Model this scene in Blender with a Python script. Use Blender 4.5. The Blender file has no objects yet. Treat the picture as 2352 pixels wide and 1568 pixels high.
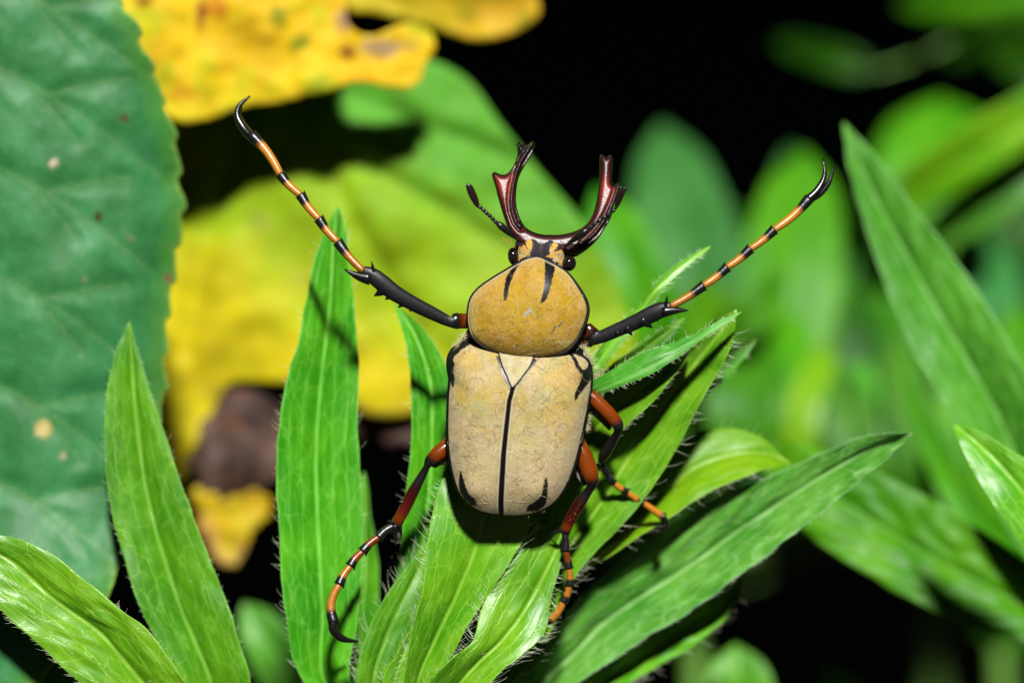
import bpy, math, random
import numpy as np
from mathutils import Vector, noise as mnoise
from mathutils.geometry import delaunay_2d_cdt

rng = np.random.default_rng(7)
random.seed(7)
SC = bpy.context.scene
COL = SC.collection

# ---------------------------------------------------------------- camera, sky, sun, exposure
D = 300.0                        # mm from the lens to the beetle
S = 87.5 / 2352.0                # mm per photo pixel (photo seen at 2352 x 1568) at the beetle
PITCH = math.radians(8)          # the camera looks a little upwards into the plants
FOCUS = np.array([0.0, 0.0, 0.55])
RIGHT = np.array([1.0, 0.0, 0.0])
FWD = np.array([0.0, math.cos(PITCH), math.sin(PITCH)])
UP = np.array([0.0, -math.sin(PITCH), math.cos(PITCH)])

cam_d = bpy.data.cameras.new('camera')
cam = bpy.data.objects.new('camera', cam_d)
COL.objects.link(cam)
cam.location = FOCUS - FWD * D * 0.001
cam.rotation_euler = (math.pi / 2 + PITCH, 0, 0)
cam_d.sensor_width = 36
cam_d.lens = 36 * D / 87.5
cam_d.clip_start = 0.005
cam_d.clip_end = 500
cam_d.dof.use_dof = True
cam_d.dof.focus_distance = 0.3005
cam_d.dof.aperture_fstop = 10.5
SC.camera = cam

FLASH_CAM = np.array([0.08, 0.80, 1.0])                     # towards the light: right, up, back to the camera
sd = RIGHT * FLASH_CAM[0] + UP * FLASH_CAM[1] - FWD * FLASH_CAM[2]
sd = sd / np.linalg.norm(sd)
world = bpy.data.worlds.new('World')
SC.world = world
world.use_nodes = True
wn = world.node_tree
bg = wn.nodes['Background']
sky = wn.nodes.new('ShaderNodeTexSky')
sky.sky_type = 'NISHITA'
sky.sun_disc = False
sky.sun_elevation = math.asin(sd[2])
sky.sun_rotation = math.atan2(sd[0], sd[1])
wn.links.new(sky.outputs[0], bg.inputs[0])
bg.inputs[1].default_value = 0.00004                       # the woods behind are as dark as night
flash_d = bpy.data.lights.new('flash', 'SUN')  # parallel lamp standing in for the camera flash
flash_d.energy = 4.4
flash_d.angle = math.radians(5)
flash_d.color = (1.0, 0.98, 0.95)
flash = bpy.data.objects.new('flash', flash_d)
flash.rotation_euler = Vector(sd).to_track_quat('Z', 'Y').to_euler()
flash.location = (0, -0.4, 1.2)
COL.objects.link(flash)
SC.view_settings.view_transform = 'Standard'
SC.view_settings.look = 'None'
SC.view_settings.gamma = 1
SC.view_settings.use_curve_mapping = False
SC.view_settings.exposure = 1.3


# ---------------------------------------------------------------- geometry helpers
def P(x, y, w=0.0):
    """photo pixel (2352 wide) at w mm in front of the beetle's plane -> right/up/towards-camera mm"""
    x, y, w = np.broadcast_arrays(np.asarray(x, float), np.asarray(y, float), np.asarray(w, float))
    k = S * (D - w) / D
    return np.stack([(x - 1176) * k, (784 - y) * k, w], -1)


def W(c):
    """right/up/towards-camera mm -> world metres"""
    c = np.asarray(c, float) * 0.001
    return FOCUS + c[..., 0:1] * RIGHT + c[..., 1:2] * UP - c[..., 2:3] * FWD


def link(o, parent=None):
    COL.objects.link(o)
    if parent is not None:
        o.parent = parent
    return o


def empty(name, loc, label, cat, group=None):
    o = bpy.data.objects.new(name, None)
    o.location = loc
    o.empty_display_size = 0.01
    tag(o, label, cat, group)
    return link(o)


def tag(o, label, cat, group=None):
    o['label'] = label
    o['category'] = cat
    if group:
        o['group'] = group


def origin_of(parent):
    o = np.zeros(3)
    while parent is not None:
        o = o + np.array(parent.location)
        parent = parent.parent
    return o


def mesh(name, verts, faces, mat, parent=None, cam_space=True, origin=None, col=None, uv=None, uv2=None,
         smooth=True, mat_index=None):
    v = W(verts) if cam_space else np.asarray(verts, float)
    org = origin if origin is not None else origin_of(parent)
    me = bpy.data.meshes.new(name)
    me.from_pydata((v - org).tolist(), [], [tuple(map(int, f)) for f in faces])
    if smooth:
        me.shade_smooth()
    mats = mat if isinstance(mat, (list, tuple)) else [mat]
    for m in mats:
        me.materials.append(m)
    if mat_index is not None:
        me.polygons.foreach_set('material_index', np.asarray(mat_index, np.int32))
    if col is not None:
        a = me.color_attributes.new('col', 'FLOAT_COLOR', 'POINT')
        c = np.asarray(col, float)
        if c.shape[1] == 3:
            c = np.concatenate([c, np.ones((len(c), 1))], 1)
        a.data.foreach_set('color', c.astype(np.float32).ravel())
    li = np.empty(len(me.loops), np.int32)
    me.loops.foreach_get('vertex_index', li)
    for nm, u in (('mm', uv), ('st', uv2)):
        if u is not None:
            lay = me.uv_layers.new(name=nm)
            lay.data.foreach_set('uv', np.asarray(u, np.float32)[li].ravel())
    me.update()
    o = bpy.data.objects.new(name, me)
    if origin is not None and parent is None:
        o.location = origin
    return link(o, parent)


def catmull(pts, n):
    pts = np.asarray(pts, float)
    d = np.r_[0, np.cumsum(np.maximum(np.linalg.norm(np.diff(pts[:, :3], axis=0), axis=1), 1e-6))]
    t = np.linspace(0, d[-1], n)
    i = np.clip(np.searchsorted(d, t, 'right') - 1, 0, len(pts) - 2)
    m = np.zeros_like(pts)
    for k in range(len(pts)):
        a, b = max(k - 1, 0), min(k + 1, len(pts) - 1)
        m[k] = (pts[b] - pts[a]) / (d[b] - d[a])
    h = (d[i + 1] - d[i])[:, None]
    s = ((t - d[i]) / (d[i + 1] - d[i]))[:, None]
    return ((2 * s**3 - 3 * s**2 + 1) * pts[i] + (s**3 - 2 * s**2 + s) * h * m[i]
            + (-2 * s**3 + 3 * s**2) * pts[i + 1] + (s**3 - s**2) * h * m[i + 1])


def closed_spline(pts, n):
    p = np.asarray(pts, float)
    e = np.concatenate([p[-3:], p, p[:3]])
    e3 = np.concatenate([e, np.zeros((len(e), 1))], 1)
    d = np.r_[0, np.cumsum(np.linalg.norm(np.diff(e3, axis=0), axis=1))]
    c = catmull(e3, 4000)
    t = np.linspace(0, d[-1], 4000)
    want = np.linspace(d[3], d[3 + len(p)], n, endpoint=False)
    return np.stack([np.interp(want, t, c[:, 0]), np.interp(want, t, c[:, 1])], 1)


def inside(poly, pts):
    x, y = pts[:, 0], pts[:, 1]
    r = np.zeros(len(pts), bool)
    q = np.asarray(poly, float)
    j = len(q) - 1
    for i in range(len(q)):
        xi, yi, xj, yj = q[i, 0], q[i, 1], q[j, 0], q[j, 1]
        if yi != yj:
            r ^= ((yi > y) != (yj > y)) & (x < (xj - xi) * (y - yi) / (yj - yi) + xi)
        j = i
    return r


def dist_line(line, pts, closed=False):
    q = np.asarray(line, float)
    if closed:
        q = np.concatenate([q, q[:1]])
    best = np.full(len(pts), 1e9)
    for a, b in zip(q[:-1], q[1:]):
        ab = b - a
        L = max((ab**2).sum(), 1e-9)
        t = np.clip(((pts - a) @ ab) / L, 0, 1)
        best = np.minimum(best, np.linalg.norm(pts - (a + t[:, None] * ab), axis=1))
    return best


def nz(x, y, z=0.0, f=1.0, octs=3):
    return np.array([mnoise.fractal((a * f, b * f, z), 1.0, 2.0, octs) for a, b in zip(np.ravel(x), np.ravel(y))])


def sstep(a, b, x):
    t = np.clip((x - a) / (b - a), 0, 1)
    return t * t * (3 - 2 * t)


def mix(a, b, t):
    a, b = np.asarray(a, float), np.asarray(b, float)
    t = np.asarray(t, float)[..., None]
    return a * (1 - t) + b * t


def normals_grid(g):
    du = np.gradient(g, axis=0)
    dv = np.gradient(g, axis=1)
    n = np.cross(du, dv)
    n /= np.maximum(np.linalg.norm(n, axis=-1, keepdims=True), 1e-9)
    return n * np.where(n[..., 2:3] < 0, -1, 1) if False else n


def grid_faces(a, b, off=0, flip=False):
    i, j = np.meshgrid(np.arange(a - 1), np.arange(b - 1), indexing='ij')
    k = (i * b + j + off).ravel()
    f = np.stack([k, k + 1, k + b + 1, k + b], 1)
    return f[:, ::-1] if flip else f


# ---------------------------------------------------------------- node helpers
class N:
    def __init__(self, name):
        self.m = bpy.data.materials.new(name)
        self.m.use_nodes = True
        self.t = self.m.node_tree
        self.b = self.t.nodes['Principled BSDF']

    def set(self, sock, v):
        if isinstance(v, bpy.types.NodeSocket):
            self.t.links.new(v, sock)
        elif isinstance(v, (tuple, list)) and len(v) == 3 and sock.type == 'RGBA':
            sock.default_value = (*v, 1)
        else:
            sock.default_value = v

    def math(self, op, a, b=0.0, c=0.0, clamp=False):
        n = self.t.nodes.new('ShaderNodeMath')
        n.operation = op
        n.use_clamp = clamp
        for k, v in enumerate((a, b, c)):
            self.set(n.inputs[k], v)
        return n.outputs[0]

    def range(self, v, a, b, c=0.0, d=1.0):
        n = self.t.nodes.new('ShaderNodeMapRange')
        n.interpolation_type = 'SMOOTHSTEP'
        for k, x in enumerate((v, a, b, c, d)):
            self.set(n.inputs[k], x)
        return n.outputs[0]

    def mix(self, f, a, b, mode='MIX'):
        n = self.t.nodes.new('ShaderNodeMix')
        n.data_type = 'RGBA'
        n.blend_type = mode
        self.set(n.inputs[0], f)
        self.set(n.inputs[6], a)
        self.set(n.inputs[7], b)
        return n.outputs[2]

    def noise(self, vec, scale, detail=3.0, dist=0.0, rough=0.5):
        n = self.t.nodes.new('ShaderNodeTexNoise')
        self.set(n.inputs['Vector'], vec)
        n.inputs['Scale'].default_value = scale
        n.inputs['Detail'].default_value = detail
        n.inputs['Distortion'].default_value = dist
        n.inputs['Roughness'].default_value = rough
        return n.outputs[0]

    def noise_col(self, vec, scale, detail=3.0):
        n = self.t.nodes.new('ShaderNodeTexNoise')
        self.set(n.inputs['Vector'], vec)
        n.inputs['Scale'].default_value = scale
        n.inputs['Detail'].default_value = detail
        return n.outputs[1]

    def voro(self, vec, scale, feature='DISTANCE_TO_EDGE'):
        n = self.t.nodes.new('ShaderNodeTexVoronoi')
        n.feature = feature
        self.set(n.inputs['Vector'], vec)
        n.inputs['Scale'].default_value = scale
        return n.outputs[0]

    def vmap(self, vec, scale=(1, 1, 1), loc=(0, 0, 0), rot=(0, 0, 0)):
        n = self.t.nodes.new('ShaderNodeMapping')
        self.set(n.inputs[0], vec)
        n.inputs['Scale'].default_value = scale
        n.inputs['Location'].default_value = loc
        n.inputs['Rotation'].default_value = rot
        return n.outputs[0]

    def vadd(self, a, b, s=1.0):
        n = self.t.nodes.new('ShaderNodeVectorMath')
        n.operation = 'MULTIPLY_ADD'
        self.set(n.inputs[0], b)
        n.inputs[1].default_value = (s, s, s)
        self.set(n.inputs[2], a)
        return n.outputs[0]

    def uv(self, name):
        n = self.t.nodes.new('ShaderNodeUVMap')
        n.uv_map = name
        return n.outputs[0]

    def sep(self, v):
        n = self.t.nodes.new('ShaderNodeSeparateXYZ')
        self.set(n.inputs[0], v)
        return n.outputs

    def comb(self, x, y, z=0.0):
        n = self.t.nodes.new('ShaderNodeCombineXYZ')
        for k, v in enumerate((x, y, z)):
            self.set(n.inputs[k], v)
        return n.outputs[0]

    def obj(self):
        return self.t.nodes.new('ShaderNodeTexCoord').outputs['Object']

    def rand(self):
        return self.t.nodes.new('ShaderNodeObjectInfo').outputs['Random']

    def attr(self, name='col'):
        n = self.t.nodes.new('ShaderNodeAttribute')
        n.attribute_name = name
        return n.outputs['Color'], n.outputs['Alpha']

    def hsv(self, c, h=0.5, s=1.0, v=1.0):
        n = self.t.nodes.new('ShaderNodeHueSaturation')
        self.set(n.inputs['Hue'], h)
        self.set(n.inputs['Saturation'], s)
        self.set(n.inputs['Value'], v)
        self.set(n.inputs['Color'], c)
        return n.outputs[0]

    def bump(self, h, strength=0.3, dist=0.0001, normal=None):
        n = self.t.nodes.new('ShaderNodeBump')
        n.inputs['Strength'].default_value = strength
        n.inputs['Distance'].default_value = dist
        self.set(n.inputs['Height'], h)
        if normal is not None:
            self.set(n.inputs['Normal'], normal)
        return n.outputs[0]

    def out(self, color, rough, spec=0.5, normal=None, **kw):
        self.set(self.b.inputs['Base Color'], color)
        self.set(self.b.inputs['Roughness'], rough)
        self.set(self.b.inputs['Specular IOR Level'], spec)
        if normal is not None:
            self.set(self.b.inputs['Normal'], normal)
        for k, v in kw.items():
            self.set(self.b.inputs[k.replace('_', ' ')], v)
        return self.m


def leaf_material(name, dark, light, pale, vein=0.55, gloss=0.42, spec=0.5, relief=1.0, sheen=0.0):
    n = N(name)
    mm = n.uv('mm')
    st = n.uv('st')
    s = n.sep(st)
    u = n.sep(mm)
    warp = n.noise(mm, 0.5, 3)
    au = n.math('ABSOLUTE', u[0])
    # side veins leave the midrib at a sharp angle
    q = n.math('ADD', n.math('MULTIPLY_ADD', au, -2.6, u[1]), n.math('MULTIPLY', warp, 6.0))
    pp = n.math('PINGPONG', q, 3.1)
    side = n.range(pp, 0.0, 0.42, 1.0, 0.0)
    fade = n.range(au, 0.3, 1.6)
    side = n.math('MULTIPLY', side, fade)
    # net of small veins
    vv = n.vadd(n.vmap(mm, (1.0, 0.42, 1)), n.noise_col(mm, 1.1), 0.55)
    net = n.range(n.voro(vv, 0.85), 0.0, 0.07, 1.0, 0.0)
    # long streaks
    streak = n.noise(n.vmap(mm, (1.5, 0.42, 1)), 1.0, 5, 0.5)
    blotch = n.noise(mm, 0.16, 2)
    fine = n.noise(mm, 9.0, 2)
    c = n.mix(n.range(blotch, 0.3, 0.7), dark, light)
    c = n.mix(n.math('MULTIPLY', n.range(streak, 0.5, 0.8), 0.42), c, pale)
    c = n.mix(n.math('MULTIPLY', n.range(fine, 0.58, 0.75), 0.22), c, pale)
    c = n.mix(n.math('MULTIPLY', side, vein * 0.6), c, pale)
    c = n.mix(n.math('MULTIPLY', net, vein * 0.45), c, pale)
    mid = n.range(au, 0.05, 0.3, 1.0, 0.0)
    c = n.mix(n.math('MULTIPLY', mid, vein), c, pale)
    e = n.math('ABSOLUTE', n.math('SUBTRACT', s[0], 0.5))
    edge = n.range(e, 0.475, 0.5)
    wob = n.math('MULTIPLY_ADD', n.noise(mm, 0.25, 2), 0.09, e)
    par = n.math('MAXIMUM', n.range(n.math('ABSOLUTE', n.math('SUBTRACT', wob, 0.255)), 0.0, 0.016, 1.0, 0.0),
                 n.range(n.math('ABSOLUTE', n.math('SUBTRACT', wob, 0.41)), 0.0, 0.014, 1.0, 0.0))
    c = n.mix(n.math('MULTIPLY', par, vein * 0.75), c, pale)
    c = n.mix(n.math('MULTIPLY', edge, 0.55), c, tuple(min(1, x) for x in (pale[0] * 1.1, pale[1] * 1.1, pale[2] * 1.7)))
    lines = n.noise(n.vmap(mm, (5.5, 0.16, 1)), 1.0, 2, 0.2)
    c = n.mix(n.math('MULTIPLY', n.range(lines, 0.58, 0.72), vein * 0.3), c, pale)
    c = n.mix(n.math('MULTIPLY', n.range(lines, 0.46, 0.32), 0.22), c, tuple(0.55 * x for x in dark))
    r = n.rand()
    c = n.hsv(c, n.math('MULTIPLY_ADD', r, 0.018, 0.491), 1.0, n.math('MULTIPLY_ADD', r, 0.22, 0.89))
    h = n.math('MULTIPLY', streak, 0.16)
    h = n.math('MULTIPLY_ADD', net, -0.05, h)
    h = n.math('MULTIPLY_ADD', side, -0.12, h)
    h = n.math('MULTIPLY_ADD', par, -0.10, h)
    h = n.math('MULTIPLY_ADD', fine, 0.06, h)
    h = n.math('MULTIPLY_ADD', n.noise(mm, 17.0, 1), 0.012, h)
    nb = n.bump(h, 0.55 * relief, 0.00032)
    rg = n.math('MULTIPLY_ADD', n.noise(mm, 1.3, 2), 0.16, gloss - 0.08)
    return n.out(c, rg, spec, nb)


def soft_leaf_material(name, gloss=0.6, spec=0.1, scale=1.0, bump=0.2):
    """colour comes from the pigment stored on the sheet, with fine mottling"""
    n = N(name)
    c, a = n.attr()
    o = n.obj()
    big = n.noise(o, 260 * scale, 4)
    fine = n.noise(o, 2600 * scale, 3)
    c = n.hsv(c, n.math('MULTIPLY_ADD', big, 0.03, 0.485), 1.0, n.math('MULTIPLY_ADD', big, 0.55, 0.72))
    c = n.hsv(c, 0.5, n.math('MULTIPLY_ADD', fine, -0.3, 1.15), n.math('MULTIPLY_ADD', fine, 0.3, 0.85))
    h = n.math('MULTIPLY_ADD', fine, 0.06, big)
    return n.out(c, gloss, spec, n.bump(h, bump, 0.0003))


M = {}
M['leaf'] = leaf_material('leaf_green', (0.017, 0.115, 0.0012), (0.042, 0.172, 0.0022), (0.11, 0.27, 0.028), spec=0.18)
M['leaf_bright'] = leaf_material('leaf_lime', (0.030, 0.145, 0.0012), (0.070, 0.205, 0.0022), (0.16, 0.31, 0.030), gloss=0.38, spec=0.30)
M['leaf_cool'] = leaf_material('leaf_cool', (0.018, 0.115, 0.004), (0.038, 0.165, 0.009), (0.12, 0.27, 0.06), vein=0.4, gloss=0.42, spec=0.18)
M['leaf_pale'] = leaf_material('leaf_pale', (0.020, 0.118, 0.005), (0.055, 0.180, 0.016), (0.18, 0.32, 0.11), vein=0.5, gloss=0.38, spec=0.25, relief=1.6)
M['leaf_yellow'] = leaf_material('leaf_yellowish', (0.048, 0.165, 0.0010), (0.085, 0.200, 0.0015), (0.16, 0.27, 0.015), vein=0.3, spec=0.18)
M['leaf_mid'] = leaf_material('leaf_mid', (0.017, 0.100, 0.0010), (0.042, 0.148, 0.0020), (0.06, 0.17, 0.010), vein=0.2, spec=0.1)
M['leaf_back'] = leaf_material('leaf_back', (0.012, 0.080, 0.0012), (0.028, 0.115, 0.0030), (0.04, 0.13, 0.012), vein=0.2, spec=0.1)
M['leaf_blue'] = leaf_material('leaf_bluish', (0.014, 0.085, 0.014), (0.026, 0.110, 0.022), (0.04, 0.13, 0.035), vein=0.2, spec=0.1)
M['leaf_dimmed'] = leaf_material('leaf_dimmed', (0.006, 0.034, 0.0008), (0.011, 0.050, 0.0012), (0.02, 0.06, 0.004), vein=0.2, spec=0.1)  # darker copy of the leaf green; dimness of far leaves put into colour
M['sheet'] = soft_leaf_material('pigmented_leaf')
M['broad'] = soft_leaf_material('broad_leaf', 0.5, 0.16, 1.0, 0.3)


def plain(name, c, rough=0.5, spec=0.5):
    n = N(name)
    v = n.noise(n.obj(), 900, 3)
    return n.out(n.hsv(c, 0.5, 1.0, n.math('MULTIPLY_ADD', v, 0.5, 0.75)), rough, spec)


M['hair'] = plain('leaf_hair', (0.55, 0.62, 0.42), 0.4)
M['stem'] = plain('stem_green', (0.06, 0.15, 0.012), 0.5)
M['twig'] = plain('twig_brown', (0.07, 0.05, 0.025), 0.7)
M['pale_hair'] = plain('pale_hair', (0.55, 0.49, 0.30), 0.45)
M['dark_hair'] = plain('dark_hair', (0.035, 0.028, 0.02), 0.5)
M['gold_hair'] = plain('gold_hair', (0.30, 0.15, 0.02), 0.35)


def soil_material():
    n = N('soil')
    o = n.obj()
    a = n.noise(o, 9, 6, 0.3, 0.65)
    b = n.voro(o, 22, 'F1')
    c = n.mix(n.range(a, 0.35, 0.65), (0.012, 0.009, 0.006), (0.035, 0.026, 0.015))
    c = n.mix(n.range(b, 0.1, 0.4, 0.5, 0.0), c, (0.05, 0.035, 0.018))
    return n.out(c, 0.95, 0.1, n.bump(n.math('ADD', a, b), 0.8, 0.03))


def chitin_material():
    n = N('glossy_chitin')
    c, a = n.attr()
    o = n.obj()
    p = n.noise(o, 5200, 2)
    q = n.voro(o, 4200, 'F1')
    c = n.hsv(c, 0.5, 1.0, n.math('MULTIPLY_ADD', n.noise(o, 1500, 3), 0.5, 0.75))
    h = n.math('MULTIPLY_ADD', n.range(q, 0.0, 0.35), 0.6, p)
    rough = n.math('MULTIPLY_ADD', a, 0.62, 0.13)        # alpha holds dullness
    h = n.math('MULTIPLY', h, n.math('MULTIPLY_ADD', a, 4.0, 0.6))
    return n.out(c, rough, n.math('MULTIPLY_ADD', a, -0.55, 0.52), n.bump(h, 0.25, 0.00003))


def shell_material():
    n = N('powdery_shell')
    c, a = n.attr()
    o = n.obj()
    big = n.noise(o, 260, 3)
    mid = n.noise(o, 900, 4, 0.3)
    c1 = n.hsv(c, n.math('MULTIPLY_ADD', big, 0.05, 0.476), n.math('MULTIPLY_ADD', mid, -0.3, 1.12),
               n.math('MULTIPLY_ADD', mid, 0.36, 0.83))
    fine = n.noise(o, 4200, 3)
    c1 = n.hsv(c1, 0.5, 1.0, n.math('MULTIPLY_ADD', fine, 0.6, 0.70))
    # rubbed scratches where the powder is gone
    w = n.vadd(o, n.noise_col(o, 520, 4), 0.0016)
    cr = n.range(n.voro(n.vmap(w, (1, 1, 1.25)), 640), 0.0, 0.020, 1.0, 0.0)
    cr = n.math('MULTIPLY', cr, n.range(n.noise(o, 620, 2), 0.52, 0.62))
    w2 = n.vadd(o, n.noise_col(o, 900, 3), 0.0012)
    cr2 = n.range(n.voro(n.vmap(w2, (1.5, 1, 0.8), (3, 1, 2)), 1150), 0.0, 0.028, 1.0, 0.0)
    cr2 = n.math('MULTIPLY', cr2, n.range(n.noise(n.vmap(o, loc=(5, 2, 1)), 480, 2), 0.55, 0.66))
    crk = n.math('MULTIPLY', n.math('MAXIMUM', cr, n.math('MULTIPLY', cr2, 0.8)), a)
    crk = n.math('MULTIPLY', crk, 0.5)
    speck = n.math('MULTIPLY', n.math('MULTIPLY', n.range(n.noise(o, 3000, 1), 0.70, 0.76), n.range(n.noise(o, 300, 2), 0.5, 0.62)), 0.5)
    c2 = n.mix(n.math('MULTIPLY', a, 1.0), c, c1)
    c2 = n.mix(crk, c2, (0.035, 0.032, 0.035))
    c2 = n.mix(n.math('MULTIPLY', speck, a), c2, (0.06, 0.03, 0.02))
    rough = n.math('MULTIPLY_ADD', a, 0.32, 0.28)
    h = n.math('MULTIPLY_ADD', crk, -0.8, n.math('MULTIPLY', fine, 0.5))
    return n.out(c2, rough, n.math('MULTIPLY_ADD', a, -0.28, 0.36), n.bump(h, 0.3, 0.00006))


M['soil'] = soil_material()
M['chitin'] = chitin_material()
M['shell'] = shell_material()


def eye_material():
    n = N('eye_black')
    return n.out((0.006, 0.004, 0.004), 0.08, 0.6, n.bump(n.voro(n.obj(), 9000, 'F1'), 0.1, 0.00003))


M['eye'] = eye_material()

# ---------------------------------------------------------------- the ground
gv = []
gr = [0, 0.5, 1, 2, 4, 8, 16, 40, 120, 400]
for k, r in enumerate(gr):
    for a in range(48):
        th = a / 48 * 2 * math.pi
        z = 0.02 * mnoise.noise((r * math.cos(th) * 1.3, r * math.sin(th) * 1.3, 3)) if 0 < r < 50 else 0
        gv.append((r * math.cos(th), r * math.sin(th), z - 0.01))
gf = [(k * 48 + a, (k + 1) * 48 + a, (k + 1) * 48 + (a + 1) % 48, k * 48 + (a + 1) % 48)
      for k in range(len(gr) - 1) for a in range(48)]
ground = mesh('ground', gv, gf, M['soil'], cam_space=False)
ground['kind'] = 'structure'


# ---------------------------------------------------------------- tubes, strands
def tube_arrays(path, rad, sides=8, flat=1.0, ref=(0, 0, 1)):
    """path in mm; rad in mm; flat = depth radius / in-plane radius"""
    path = np.asarray(path, float)
    rad = np.asarray(rad, float)
    t = np.gradient(path, axis=0)
    t /= np.maximum(np.linalg.norm(t, axis=1, keepdims=True), 1e-9)
    ref = np.asarray(ref, float)
    nrm = np.cross(t, ref)
    ln = np.linalg.norm(nrm, axis=1, keepdims=True)
    nrm = np.where(ln > 1e-3, nrm / np.maximum(ln, 1e-9), np.array([1.0, 0, 0]))
    bi = np.cross(nrm, t)
    a = np.arange(sides) / sides * 2 * math.pi
    v = (path[:, None] + rad[:, None, None] * (np.cos(a)[None, :, None] * nrm[:, None]
         + flat * np.sin(a)[None, :, None] * bi[:, None]))
    n = len(path)
    f = []
    for i in range(n - 1):
        for k in range(sides):
            k2 = (k + 1) % sides
            f.append((i * sides + k, i * sides + k2, (i + 1) * sides + k2, (i + 1) * sides + k))
    f.append(tuple(range(sides))[::-1])
    f.append(tuple((n - 1) * sides + k for k in range(sides)))
    return v.reshape(-1, 3), f


def strands(name, roots, dirs, lens, r, mat, parent, bend=None, seg=4):
    vs, fs, off = [], [], 0
    for i in range(len(roots)):
        tt = np.linspace(0, 1, seg)
        b = bend[i] if bend is not None else np.zeros(3)
        path = roots[i] + np.outer(tt, dirs[i]) * lens[i] + np.outer(tt**2, b) * lens[i]
        rr = r * (1.0 - 0.85 * tt)
        v, f = tube_arrays(path, rr, 3, ref=(0.31, 0.2, 0.93))
        vs.append(v)
        fs += [tuple(off + k for k in q) for q in f]
        off += len(v)
    if not vs:
        return None
    o = mesh(name, np.concatenate(vs), fs, mat, parent)
    o['kind'] = 'stuff'
    return o


def stem(parent, top, r0, r1, mat, name='stem', lean=(0, 0)):
    """a stem from a point (mm, camera axes) down to the soil"""
    HUBS[parent.name] = np.asarray(top, float)
    a = W(np.asarray(top, float))
    n = 24
    t = np.linspace(0, 1, n)
    base = np.array(parent.location) - [0, 0, 0.02]
    mid = np.array([a[0] * 0.6 + base[0] * 0.4 + lean[0], a[1] * 0.6 + base[1] * 0.4 + lean[1], (a[2] + base[2]) / 2])
    path = ((1 - t)**2)[:, None] * a + (2 * t * (1 - t))[:, None] * mid + (t**2)[:, None] * base
    v, f = tube_arrays(path, (r0 + (r1 - r0) * t) * 0.001, 8, ref=(0, 1, 0))
    return mesh(name, v, f, mat, parent, cam_space=False)


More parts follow.
